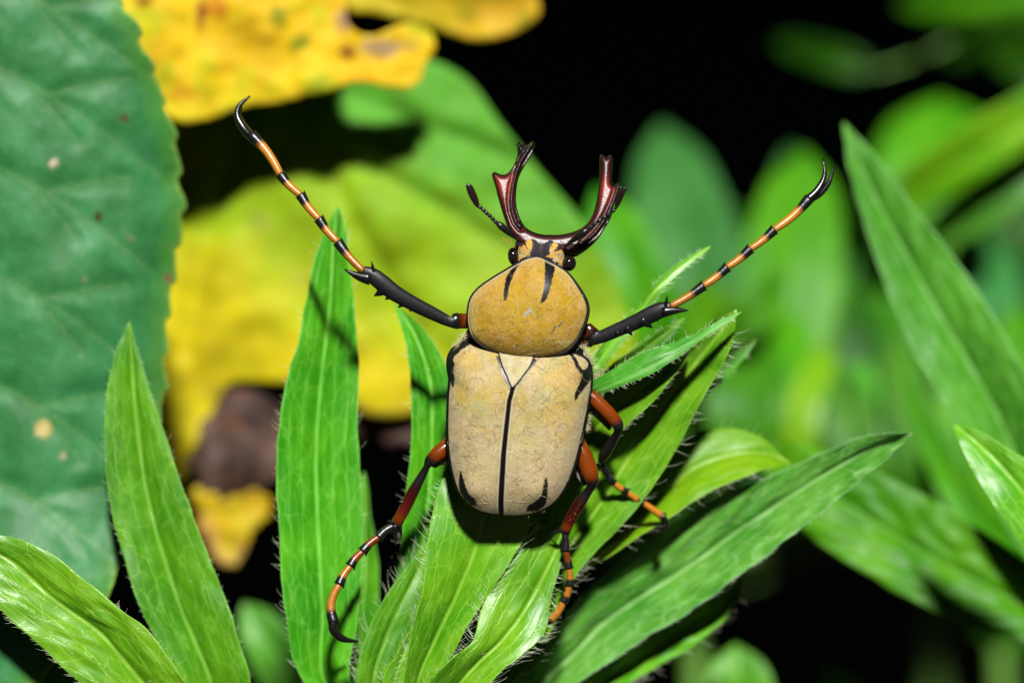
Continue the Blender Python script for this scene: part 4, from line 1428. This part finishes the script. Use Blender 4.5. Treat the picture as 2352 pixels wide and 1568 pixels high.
HORN = closed_spline(HORN, 420)
hv, hf = cdt_fill(HORN, 2.1)
RID_L = z3([(860, 190), (770, 330), (730, 400), (690, 510), (655, 650), (640, 790), (652, 900), (690, 1010), (740, 1070)])
RID_R = z3([(1770, 605), (1735, 720), (1690, 840), (1640, 950), (1580, 1040), (1510, 1130), (1400, 1230)])
hd = dist_line(HORN, hv, True)
hh = 0.62 * np.sqrt(np.maximum(1 - (1 - np.minimum(hd / 15.0, 1))**2, 0))
rl, rr2 = dist_line(RID_L, hv), dist_line(RID_R, hv)
onl = hv[:, 0] < 1260
ridge = np.where(onl, np.exp(-(rl / 2.6)**2), np.exp(-(rr2 / 2.6)**2)) * np.clip(hd / 3, 0, 1)
trough = np.where(onl, np.exp(-((rl - 7) / 4)**2), np.exp(-((rr2 - 7) / 4)**2)) * np.clip(hd / 5, 0, 1)
tip_t = np.clip((560 - hv[:, 1]) / 230, 0, 1)
hw_ = -0.6 - 2.2 * tip_t
front = P(hv[:, 0], hv[:, 1], hw_ + hh + 0.34 * ridge - 0.24 * trough)
backv = P(hv[:, 0], hv[:, 1], hw_ - hh * 1.1 - 0.08)
n1 = nz(hv[:, 0], hv[:, 1], 3, 0.06, 3)
hc = mix(MAROON * 0.8, REDDISH, sstep(490, 425, hv[:, 1] + 20 * n1))
hc = mix(hc, MAROON * 0.55, sstep(425, 385, hv[:, 1] + 10 * n1))
hc = mix(hc, BLACK, sstep(372, 345, hv[:, 1] + 8 * n1) * 0.8)
hc = mix(hc, BLACK, sstep(7.5, 3.5, hd + 1.5 * n1))
hc = mix(hc, BLACK, np.clip(ridge * 1.2, 0, 1) * 0.85)
hc = mix(hc, np.array((0.012, 0.006, 0.006)), sstep(535, 560, hv[:, 1] + 10 * n1) * 0.5)
hc4 = np.concatenate([hc, np.full((len(hc), 1), 0.38)], 1)
a_, b_, c_ = front[hf[0][0]], front[hf[0][1]], front[hf[0][2]]
flp = np.cross(b_ - a_, c_ - a_)[2] < 0
nh = len(hv)
cnt = set()
for q in hf:
    for i in range(3):
        cnt.add((q[i], q[(i + 1) % 3]))
rim = [(a, b) for (a, b) in cnt if (b, a) not in cnt]
hfaces = [q[::-1] if flp else q for q in hf] + [tuple(i + nh for i in (q if flp else q[::-1])) for q in hf] + \
         [((a, b, b + nh, a + nh) if flp else (b, a, a + nh, b + nh)) for a, b in rim]
body.add(np.concatenate([front, backv]), hfaces, np.concatenate([hc4, hc4]))


# --- limbs
def limb(st, sides=14, flat=0.9):
    """st: list of (x, y, w, radius px, colour, dullness); one continuous tapering tube"""
    xy = np.array([(s[0], s[1], s[2]) for s in st], float)
    p = P(xy[:, 0], xy[:, 1], xy[:, 2])
    rad = np.array([s[3] for s in st]) * S
    col = np.array([[*s[4], s[5]] for s in st], float)
    v, f = tube_arrays(p, rad, sides, flat)
    body.add(v, f, np.repeat(col, sides, 0))


def cone(x0, y0, w0, x1, y1, w1, r, col=BLACK, dull=0.25, curve=(0, 0)):
    q = np.linspace(0, 1, 8)
    x = x0 + (x1 - x0) * q + curve[0] * np.sin(math.pi * q)
    y = y0 + (y1 - y0) * q + curve[1] * np.sin(math.pi * q)
    w = w0 + (w1 - w0) * q
    v, f = tube_arrays(P(x, y, w), r * S * (1 - 0.93 * q**1.3), 8)
    body.add(v, f, np.array([*col, dull]))


def tarsus(joints, r, cols, last_arch=0.0, long_black=0.25, arch=2.5):
    """joints: px points with w; each joint piece is narrow and orange at its base, wide and black at its end"""
    for i in range(len(joints) - 1):
        a, b = np.array(joints[i], float), np.array(joints[i + 1], float)
        d = (b - a)[:2]
        L = np.linalg.norm(d)
        nrm = np.array([-d[1], d[0]]) / L
        last = i == len(joints) - 2
        bl = long_black if last else 0.36
        am = last_arch if last else arch
        sts = []
        for t, k in [(-0.03, 0.70), (0.03, 0.82), (0.12, 0.90), (0.3, 0.95), (0.5, 0.99), (1 - bl - 0.08, 1.04), (1 - bl, 1.08), (1 - bl + 0.06, 1.12), (1 - bl * 0.5, 1.20),
                     (0.93, 1.27), (0.985, 1.3), (1.0, 1.12), (1.012, 0.6)]:
            t2 = min(max(t, 0), 1)
            p = a + (b - a) * t
            p[:2] += nrm * am * math.sin(math.pi * t2)
            f = sstep(1 - bl - 0.07, 1 - bl + 0.05, t)
            c = mix(cols[i], BLACK, f)
            c = mix(c, BLACK * 1.5, sstep(0.05, -0.03, t) * 0.7)
            rr = r * k * (1.08 if last else 1.0)
            sts.append((p[0], p[1], p[2], rr, c, 0.33))
        limb(sts, 14, 0.95)
        # little bristle points at the flared end
        for sgn in (-1, 1):
            e = b[:2] + nrm * sgn * r * 1.05 - d / L * 2
            cone(e[0], e[1], b[2], e[0] + d[0] / L * 6 + nrm[0] * sgn * 3, e[1] + d[1] / L * 6 + nrm[1] * sgn * 3, b[2] - 0.1, 2.6)


def claw(pts, r):
    c = catmull(np.array([(x, y, w) for x, y, w in pts], float), 18)
    q = np.linspace(0, 1, 18)
    v, f = tube_arrays(P(c[:, 0], c[:, 1], c[:, 2]), 1.25 * r * S * (1 - 0.80 * q**1.9), 10)
    body.add(v, f, np.array([*BLACK, 0.2]))


TIB = np.array((0.0055, 0.0053, 0.0065))
# left front leg
limb([(1105, 742, -1.2, 15, RUST, .1), (1080, 738, -1.0, 17, RUST, .08), (1066, 737, -0.8, 17.5, RUST * 1.1, .08), (1056, 737, -0.7, 17.5, RUST * 0.5, .1), (1050, 737, -0.6, 19, BLACK, .12), (1043, 738, -0.5, 18, BLACK, .15),
      (1036, 740, -0.4, 12, TIB, .5), (1020, 733, -0.3, 13.5, TIB, .62), (990, 718, -0.1, 15.5, TIB, .65), (960, 703, 0.1, 16.5, TIB, .65), (930, 687, 0.3, 17.5, TIB, .65), (905, 672, 0.4, 19, TIB, .62), (880, 652, 0.5, 20, TIB, .6),
      (862, 637, 0.5, 19, TIB, .55), (846, 627, 0.5, 16, TIB, .45), (832, 621, 0.5, 10, TIB, .4), (822, 617, 0.5, 5, TIB, .3)], 16, 0.62)
cone(850, 640, 0.5, 791, 618, 0.7, 15, curve=(0, 4))
cone(860, 632, 0.6, 853, 598, 1.0, 6)
cone(888, 662, 0.4, 859, 680, 0.4, 15)
cone(900, 678, 0.4, 884, 688, 0.4, 9)
cone(868, 652, 0.4, 850, 652, 0.4, 9)
cone(884, 666, 0.4, 868, 668, 0.4, 5)
cone(932, 692, 0.3, 914, 707, 0.3, 10)
cone(950, 704, 0.2, 940, 716, 0.2, 7)
tarsus([(834, 622, 0.6), (776, 556, -0.1), (733, 503, -0.7), (690.5, 448, -1.4), (644, 401, -2.0), (577, 310, -3.0)], 9.6,
       [ORANGE * 0.75, ORANGE, ORANGE, ORANGE, ORANGE * 1.1], last_arch=6, long_black=0.26, arch=-3)
claw([(574, 312, -3.0), (560, 296, -3.0), (545, 268, -3.2), (549, 244, -3.5), (574, 221, -3.8)], 8.2)
claw([(576, 310, -3.4), (564, 296, -3.7), (550, 272, -4.0), (550, 255, -4.2), (556, 240, -4.4)], 7.5)
# right front leg
limb([(1310, 760, -1.2, 15, RUST, .1), (1338, 762, -1.0, 17, RUST, .08), (1352, 760, -0.9, 18.5, RUST * 0.5, .1), (1362, 768, -0.8, 17, BLACK, .12), (1364, 779, -0.7, 15, TIB, .35), (1385, 772, -0.5, 15, TIB, .6),
      (1420, 757, -0.3, 16, TIB, .65), (1450, 744, -0.1, 17, TIB, .65), (1475, 732, 0.1, 18.5, TIB, .62), (1500, 720, 0.3, 19.5, TIB, .6), (1520, 711, 0.4, 18, TIB, .55), (1535, 706, 0.5, 14, TIB, .45), (1548, 702, 0.5, 8, TIB, .35),
      (1556, 700, 0.5, 4, TIB, .3)], 16, 0.62)
limb([(1330, 775, -1.6, 12, RUST, .1), (1345, 784, -1.4, 14, RUST, .1), (1356, 786, -1.2, 12, BLACK, .12), (1364, 782, -1.1, 8, BLACK, .12)], 12)
cone(1522, 716, 0.5, 1581, 713, 0.7, 14, curve=(0, -2))
cone(1528, 706, 0.6, 1533, 677, 1.0, 6)
cone(1474, 734, 0.2, 1499, 753, 0.2, 14)
cone(1498, 728, 0.2, 1512, 738, 0.2, 9)
cone(1440, 752, 0, 1452, 771, 0, 10)
cone(1418, 762, 0, 1420, 775, 0, 7)
cone(1528, 716, 0.4, 1541, 724, 0.4, 5)
tarsus([(1541, 703, 0.6), (1616, 656, 0.1), (1670, 614, -0.4), (1723, 572, -0.9), (1778, 528, -1.4), (1858, 457, -2.2)], 9.2,
       [ORANGE * 0.8, ORANGE, ORANGE, ORANGE, ORANGE * 1.1], last_arch=5, long_black=0.3, arch=2.5)
claw([(1855, 458, -2.2), (1874, 441, -2.4), (1890, 415, -2.7), (1894, 392, -3.0), (1889, 366, -3.3)], 7.2)
claw([(1860, 459, -2.4), (1884, 444, -2.8), (1901, 424, -3.2), (1909, 404, -3.5), (1914, 382, -3.8)], 6.8)
# left hind leg
limb([(1080, 985, -2.6, 17, RUST, .1), (1050, 1008, -2.2, 19, RUST * 1.2, .08), (1027, 1026, -1.9, 19.5, RUST * 1.35, .06), (1008, 1040, -1.7, 18.5, RUST * 1.3, .05), (996, 1050, -1.6, 16, RUST * 0.9, .05), (988, 1057, -1.6, 13.5, BLACK, .06),
      (983, 1064, -1.6, 10, BLACK, .1), (980, 1072, -1.6, 7.5, BLACK, .15), (973, 1085, -1.7, 9, BLACK, .2), (962, 1105, -1.8, 11, BLACK * 1.6, .2), (950, 1127, -2.0, 13, MAROON * 0.4, .2), (938, 1150, -2.2, 14, MAROON * 0.8, .2), (928, 1170, -2.3, 13.5, MAROON * 1.1, .15),
      (919, 1187, -2.4, 13, RUST, .1), (913, 1197, -2.5, 14, RUST * 0.7, .1), (908, 1205, -2.5, 12, BLACK, .15), (903, 1210, -2.5, 6, BLACK, .15)], 14, 0.8)
limb([(1040, 1052, -2.8, 12, BLACK, .4), (1022, 1055, -2.4, 11, np.array((.20, .19, .17)), .9), (1008, 1060, -2.2, 9, np.array((.20, .19, .17)), .9), (998, 1068, -2.1, 7, BLACK, .3), (988, 1066, -2.0, 4, BLACK, .3)], 12)
cone(908, 1204, -2.4, 909, 1254, -2.8, 7)
cone(915, 1202, -2.4, 924, 1234, -2.8, 7)
cone(904, 1206, -2.6, 897, 1226, -3, 6)
cone(924, 1153, -2.0, 914, 1150, -1.9, 5)
cone(905, 1198, -2.2, 888, 1196, -2.2, 5)
tarsus([(904, 1207, -2.5), (870, 1233, -2.3), (833, 1266, -2.0), (805, 1299, -1.7), (779, 1342, -1.3), (767, 1430, -0.8)], 9.4,
       [BLACK * 2, RUST * 1.1, RUST * 1.6, ORANGE * 0.8, ORANGE * 0.85], last_arch=13, long_black=0.3, arch=3)
claw([(765, 1426, -0.8), (766, 1446, -0.8), (782, 1464, -1.2), (802, 1470, -1.8), (823, 1472, -2.6)], 8.6)
claw([(769, 1426, -1.4), (770, 1444, -2.0), (782, 1458, -2.8), (800, 1466, -3.6)], 7)
# right middle leg
limb([(1310, 880, -2.4, 15, RUST, .1), (1340, 897, -2.2, 16, RUST * 1.2, .06), (1365, 916, -2.0, 16.5, RUST * 1.35, .05), (1395, 946, -1.9, 16.5, RUST * 1.4, .05), (1412, 965, -1.9, 16, RUST * 1.1, .05), (1419, 975, -1.9, 14, BLACK * 2, .06),
      (1421, 984, -2.0, 11, BLACK, .1), (1418, 994, -2.4, 9, BLACK, .2), (1408, 1012, -3.0, 11, BLACK * 1.5, .3), (1396, 1032, -3.6, 13, BLACK * 1.8, .3), (1386, 1048, -4.2, 13, MAROON * 0.4, .3), (1382, 1058, -4.6, 9, BLACK, .2),
      (1384, 1064, -4.8, 6, BLACK, .2)], 14, 0.85)
limb([(1345, 935, -3.0, 9, BLACK, .4), (1365, 945, -2.8, 8, np.array((.17, .16, .15)), .9), (1385, 965, -2.6, 7, np.array((.15, .14, .13)), .9), (1402, 985, -2.5, 5, BLACK, .3)], 10)
tarsus([(1383, 1062, -4.8), (1394, 1085, -5.2), (1408, 1108, -5.8), (1440, 1130, -6.4), (1477, 1154, -7.0), (1524, 1187, -7.6)], 7.6,
       [BLACK, BLACK * 2, ORANGE, ORANGE, ORANGE * 1.1], last_arch=0, long_black=0.14, arch=1)
claw([(1522, 1186, -7.6), (1531, 1200, -7.8), (1522, 1216, -8.1), (1495, 1226, -8.4)], 6)
claw([(1524, 1188, -7.8), (1526, 1206, -8.2), (1510, 1222, -8.6)], 5)
# right hind leg
limb([(1300, 985, -2.8, 17, RUST, .1), (1325, 1015, -2.4, 19, RUST * 1.2, .06), (1342, 1048, -2.1, 20, RUST * 1.35, .05), (1353, 1080, -2.0, 20, RUST * 1.35, .05), (1358, 1096, -2.0, 18, RUST * 0.9, .05), (1360, 1106, -2.0, 16, BLACK, .06),
      (1359, 1115, -2.1, 12, BLACK, .1), (1354, 1123, -2.2, 9.5, BLACK, .15), (1344, 1137, -2.4, 12, BLACK * 1.6, .2), (1330, 1157, -2.6, 14, MAROON * 0.35, .2), (1316, 1180, -2.7, 14, MAROON * 0.5, .2), (1307, 1198, -2.8, 13, MAROON * 0.8, .18),
      (1301, 1212, -2.9, 12.5, RUST * 0.9, .1), (1298, 1222, -2.9, 12, BLACK, .15), (1297, 1229, -2.9, 7, BLACK, .2)], 14, 0.8)
limb([(1318, 1060, -3.2, 9, BLACK, .4), (1328, 1082, -3.0, 9, np.array((.19, .18, .16)), .9), (1336, 1100, -2.9, 8, np.array((.17, .16, .15)), .9), (1346, 1112, -2.7, 6, BLACK, .3)], 10)
cone(1296, 1216, -2.8, 1260, 1226, -3.1, 6)
cone(1300, 1222, -2.9, 1268, 1214, -3.2, 4.5)
cone(1318, 1196, -2.8, 1326, 1203, -2.9, 4)
tarsus([(1297, 1226, -2.9), (1298, 1264, -3.0), (1306, 1304, -3.1), (1308, 1344, -3.2), (1294, 1381, -3.3), (1262, 1426, -3.7)], 8.2,
       [BLACK, RUST, ORANGE * 0.75, ORANGE * 0.75, ORANGE * 0.95], last_arch=-4, long_black=0.12, arch=-2)
claw([(1264, 1424, -3.7), (1254, 1436, -4.0), (1246, 1452, -4.6), (1246, 1468, -5.2)], 6)
# left middle leg, folded under the body and holding the leaf
limb([(1150, 900, -2.6, 16, RUST, .1), (1110, 930, -3.4, 16, RUST, .1), (1085, 960, -4.0, 13, BLACK, .1), (1082, 985, -4.6, 11, BLACK, .2), (1090, 1020, -5.2, 12, BLACK, .2), (1098, 1050, -5.4, 8, BLACK, .2), (1104, 1080, -5.4, 6, BLACK, .2)], 12)

# --- antennae
def bead_line(pts, n, r):
    c = catmull(np.array([(x, y, w) for x, y, w in pts], float), n * 6 + 1)
    k = np.arange(n * 6 + 1)
    rad = r * (0.72 + 0.42 * np.abs(np.sin(math.pi * k / 6)))
    limb([(*c[i], rad[i], BLACK * 2.2, .2) for i in range(len(c))], 10, 1.0)


def zz(x, y): return 1033.6 + x * .2197, 287.1 + y * .2197


def antenna(scape, beads, club):
    pts = [zz(*p) for p in scape]
    limb([(*pts[0], 0.3, 3, BLACK, .3), (pts[0][0] * .85 + pts[1][0] * .15, pts[0][1] * .85 + pts[1][1] * .15, 1.0, 4, BLACK, .3),
          (pts[0][0] * .5 + pts[1][0] * .5, pts[0][1] * .5 + pts[1][1] * .5, 1.2, 7.5, BLACK * 1.2, .25), (pts[0][0] * .2 + pts[1][0] * .8, pts[0][1] * .2 + pts[1][1] * .8, 1.4, 8.6, BLACK * 1.2, .25),
          (pts[0][0] * .03 + pts[1][0] * .97, pts[0][1] * .03 + pts[1][1] * .97, 1.5, 5.5, BLACK, .3), (*pts[1], 1.5, 2, BLACK, .3)], 12, 1.0)
    bead_line([(*zz(*p), 1.5 + 0.2 * i) for i, p in enumerate(beads)], 6, 4.3)
    for k, (a, b, r) in enumerate(club):
        a, b = np.array(zz(*a)), np.array(zz(*b))
        limb([(*(a + (b - a) * t), 1.9 - 0.15 * k + 0.4 * t, r * rr, np.array((0.010, 0.0045, 0.0045)), .2) for t, rr in
              [(-.02, .25), (.06, .5), (.2, .78), (.45, 1.0), (.7, 1.02), (.88, .85), (.97, .55), (1.01, .2)]], 12, 0.55)


antenna([(715, 1205), (488, 1022)], [(490, 1030), (430, 965), (370, 910), (300, 845)], [((290, 860), (185, 615), 8.4), ((300, 850), (200, 620), 6.5)])
antenna([(1205, 1265), (1445, 1085)], [(1440, 1090), (1530, 1020), (1640, 945), (1725, 880)], [((1728, 885), (1790, 645), 5.5), ((1735, 880), (1830, 650), 5.0), ((1732, 880), (1760, 700), 5.0)])

beetle = body.build('beetle', M['chitin'], origin=BORG)
tag(beetle, 'yellow-tan horned beetle with black-banded orange legs spread over green leaves', 'beetle')

# --- shell plates and eyes
pts, v, f = radial(PRO, PC, 110, pro_h)
mesh('pronotum', v, f, M['shell'], beetle, col=pro_col(pts), origin=BORG)['label'] = 'mustard yellow shield with two black stripes'
for o_ in beetle.children:
    o_.location = (0, 0, 0)


def half(side):
    """outline of one wing case: margin of ELY on that side, then the seam"""
    sx = np.interp(ELY[:, 1], SEAM[:, 1], SEAM[:, 0])
    keep = (ELY[:, 0] - sx) * side > 1.0
    i = np.where(keep)[0]
    k = np.where(np.diff(i) > 1)[0]
    if len(k):
        i = np.r_[i[k[0] + 1:], i[:k[0] + 1]]
    arc = ELY[i]
    t0, t1 = arc[-1], arc[0]
    n = 160
    ys = np.linspace(t0[1], t1[1], n + 2)
    xs = np.interp(ys, SEAM[:, 1], SEAM[:, 0]) + side * 0.15
    return np.concatenate([arc, np.stack([xs, ys], 1)])


for side, cx in ((-1, 1090), (1, 1255)):
    h = half(side)
    pts, v, f = radial(h, np.array((cx, 985.0)), 100, ely_h)
    ec = ely_col(pts)
    mesh('wing_case', v, f, M['shell'], beetle, col=ec, origin=BORG)
scu = closed_spline(z2([(545, 180), (670, 190), (800, 190), (792, 275), (720, 385), (655, 462), (638, 462), (600, 375), (560, 280)]), 160)
sc_c = scu.mean(0)
sc_r = rfun(scu, sc_c)
pts, v, f = radial(scu, sc_c, 40, lambda p: ely_h(p) + 0.12 + 0.1 * np.maximum(1 - sc_r(p)**3, 0)**0.5)
dd = dist_line(scu, pts, True)
c = np.concatenate([mix((0.25, 0.20, 0.09), (0.27, 0.24, 0.15), np.clip(0.5 + nz(pts[:, 0], pts[:, 1], 6, 0.05, 3), 0, 1)), np.ones((len(pts), 1))], 1)
c = mix(c, np.array([*BLACK, 0.0]), sstep(3.4, 2.2, dd))
mesh('scutellum', v, f, M['shell'], beetle, col=c, origin=BORG)


def ellipsoid(name, x, y, w, rx, ry, rz, rot=0.0):
    n, m = 32, 18
    th, ph = np.meshgrid(np.arange(n) / n * 2 * math.pi, np.linspace(0.02, math.pi - 0.02, m))
    a = np.stack([rx * np.sin(ph) * np.cos(th), ry * np.sin(ph) * np.sin(th), rz * np.cos(ph)], -1).reshape(-1, 3) * S
    c, s = math.cos(rot), math.sin(rot)
    a = np.stack([a[:, 0] * c - a[:, 1] * s, a[:, 0] * s + a[:, 1] * c, a[:, 2]], 1) + P(x, y, w)
    f = [(i * n + k, (i + 1) * n + k, (i + 1) * n + (k + 1) % n, i * n + (k + 1) % n) for i in range(m - 1) for k in range(n)]
    f += [tuple(range(n)), tuple((m - 1) * n + k for k in range(n))[::-1]]
    return mesh(name, a, f, M['eye'], beetle, origin=BORG)


ellipsoid('eye', *z1([(925, 330)])[0], -0.55, 13, 21, 16, 0.15)
ellipsoid('eye', *z1([(1508, 400)])[0], -0.35, 16, 18, 17)


# --- fine hairs
AVOID = MARKS + [STR_L, STR_R]


def surface_hairs(name, outline, hfun, n, mat, r, length, lift=0.02, keep=None, curl=0.8, seed=1):
    g = np.random.default_rng(seed)
    outline = outline[::7]
    lo, hi = outline.min(0), outline.max(0)
    vs, fs, off, made = [], [], 0, 0
    while made < n:
        p0 = g.uniform(lo, hi)
        if not inside(outline, p0[None])[0]:
            continue
        if keep is not None and g.random() > keep(p0):
            continue
        L = g.uniform(*length) / S
        if g.random() < 0.12:
            L *= 1.6
        th = g.uniform(0, 2 * math.pi)
        q = np.linspace(0, 1, 6)
        an = th + g.normal(0, curl) * q + g.normal(0, curl * 0.4) * q**2
        step = L / 5
        xy = p0 + np.concatenate([[[0, 0]], np.cumsum(np.stack([np.cos(an), np.sin(an)], 1)[:-1] * step, 0)])
        if not inside(outline, xy).all() or dist_line(outline, xy[-1:], True)[0] < 5:
            continue
        if outline[0, 1] > 700 and dist_line(SEAM, xy[[0, 2, 5]]).min() < 7:
            continue
        if any(inside(q, xy[[1, 4]]).any() for q in AVOID):
            continue
        w = hfun(xy) + lift + g.uniform(0.0, 0.08) * np.sin(math.pi * q)
        v, f = tube_arrays(P(xy[:, 0], xy[:, 1], w), r * (1 - 0.5 * q), 3)
        vs.append(v)
        fs += [tuple(off + k for k in z) for z in f]
        off += len(v)
        made += 1
    o = mesh(name, np.concatenate(vs), fs, mat, beetle, origin=BORG)
    o['kind'] = 'stuff'
    return o


vis_ely = ELY
kp = lambda p: 0.35 + 0.65 * float(sstep(-0.2, 0.35, nz([p[0]], [p[1]], 51, 0.018, 2))[0])
surface_hairs('pale_hairs', vis_ely, ely_h, 560, M['pale_hair'], 0.0080, (0.4, 1.5), keep=kp, seed=3)
surface_hairs('dark_hairs', vis_ely, ely_h, 380, M['dark_hair'], 0.0075, (0.25, 1.0), keep=lambda p: float(sstep(-0.1, 0.3, nz([p[0]], [p[1]], 61, 0.02, 2))[0]) * (1.0 if 800 < p[1] < 1060 else 0.5), seed=4)
kp2 = lambda p: 0.25 + 0.75 * float(sstep(0.35, 0.9, pro_r(p[None])[0]))
surface_hairs('pale_hairs', PRO, pro_h, 110, M['pale_hair'], 0.0080, (0.4, 1.6), keep=kp2, seed=5, curl=0.6)
surface_hairs('dark_hairs', PRO, pro_h, 130, M['dark_hair'], 0.0085, (0.2, 0.8), seed=6)


def fringe(name, line, wv, n, length, r, mat, outdir, seed, spread=0.5):
    g = np.random.default_rng(seed)
    ln = np.asarray(line, float)
    t = g.uniform(0, len(ln) - 1.001, n)
    i = t.astype(int)
    xy = ln[i] + (ln[i + 1] - ln[i]) * (t - i)[:, None] + g.normal(0, 2.0, (n, 2))
    roots = P(xy[:, 0], xy[:, 1], wv + g.uniform(-0.4, 0.2, n))
    dirs = np.array(outdir, float) + g.normal(0, spread, (n, 3))
    dirs /= np.linalg.norm(dirs, axis=1, keepdims=True)
    o = strands(name, roots, dirs, g.uniform(length[0], length[1], n), r, mat, beetle)
    return o


fringe('side_hairs', z2([(235, 175), (290, 100), (340, 75)]), -0.2, 150, (0.3, 0.9), 0.012, M['pale_hair'], (-0.7, 0.5, 0.3), 11)
fringe('side_hairs', z2([(1130, 145), (1200, 210), (1245, 300), (1252, 400)]), -0.3, 170, (0.3, 0.8), 0.012, M['pale_hair'], (0.8, 0.35, 0.3), 12)
fringe('side_hairs', z2([(1205, 660), (1180, 780)]), -1.2, 60, (0.3, 0.7), 0.012, M['pale_hair'], (0.9, -0.2, 0.2), 13)
fringe('tail_bristles', z2([(230, 1250), (330, 1345), (450, 1395)]), -0.2, 4, (0.2, 0.4), 0.014, M['gold_hair'], (-0.3, -0.8, 0.6), 14, 0.25)
fringe('tail_bristles', z2([(740, 1405), (860, 1375), (920, 1340)]), 0.2, 5, (0.2, 0.4), 0.014, M['gold_hair'], (0.2, -0.8, 0.6), 15, 0.25)
fringe('head_bristles', z3([(545, 1170), (620, 1205), (690, 1215)]), -0.8, 22, (0.5, 0.9), 0.012, M['gold_hair'], (-0.35, -0.9, 0.2), 16, 0.15)
fringe('head_bristles', z3([(1260, 1280), (1350, 1240), (1440, 1200)]), 0.3, 26, (0.3, 0.8), 0.012, M['gold_hair'], (0.5, 0.6, 0.6), 17, 0.4)
fringe('leg_bristles', [(1358, 1125), (1330, 1160), (1310, 1195)], -1.9, 13, (0.15, 0.35), 0.014, M['gold_hair'], (-0.2, -0.5, 0.9), 18, 0.3)
for o_ in beetle.children:
    o_.location = (0, 0, 0)
    o_.parent = beetle
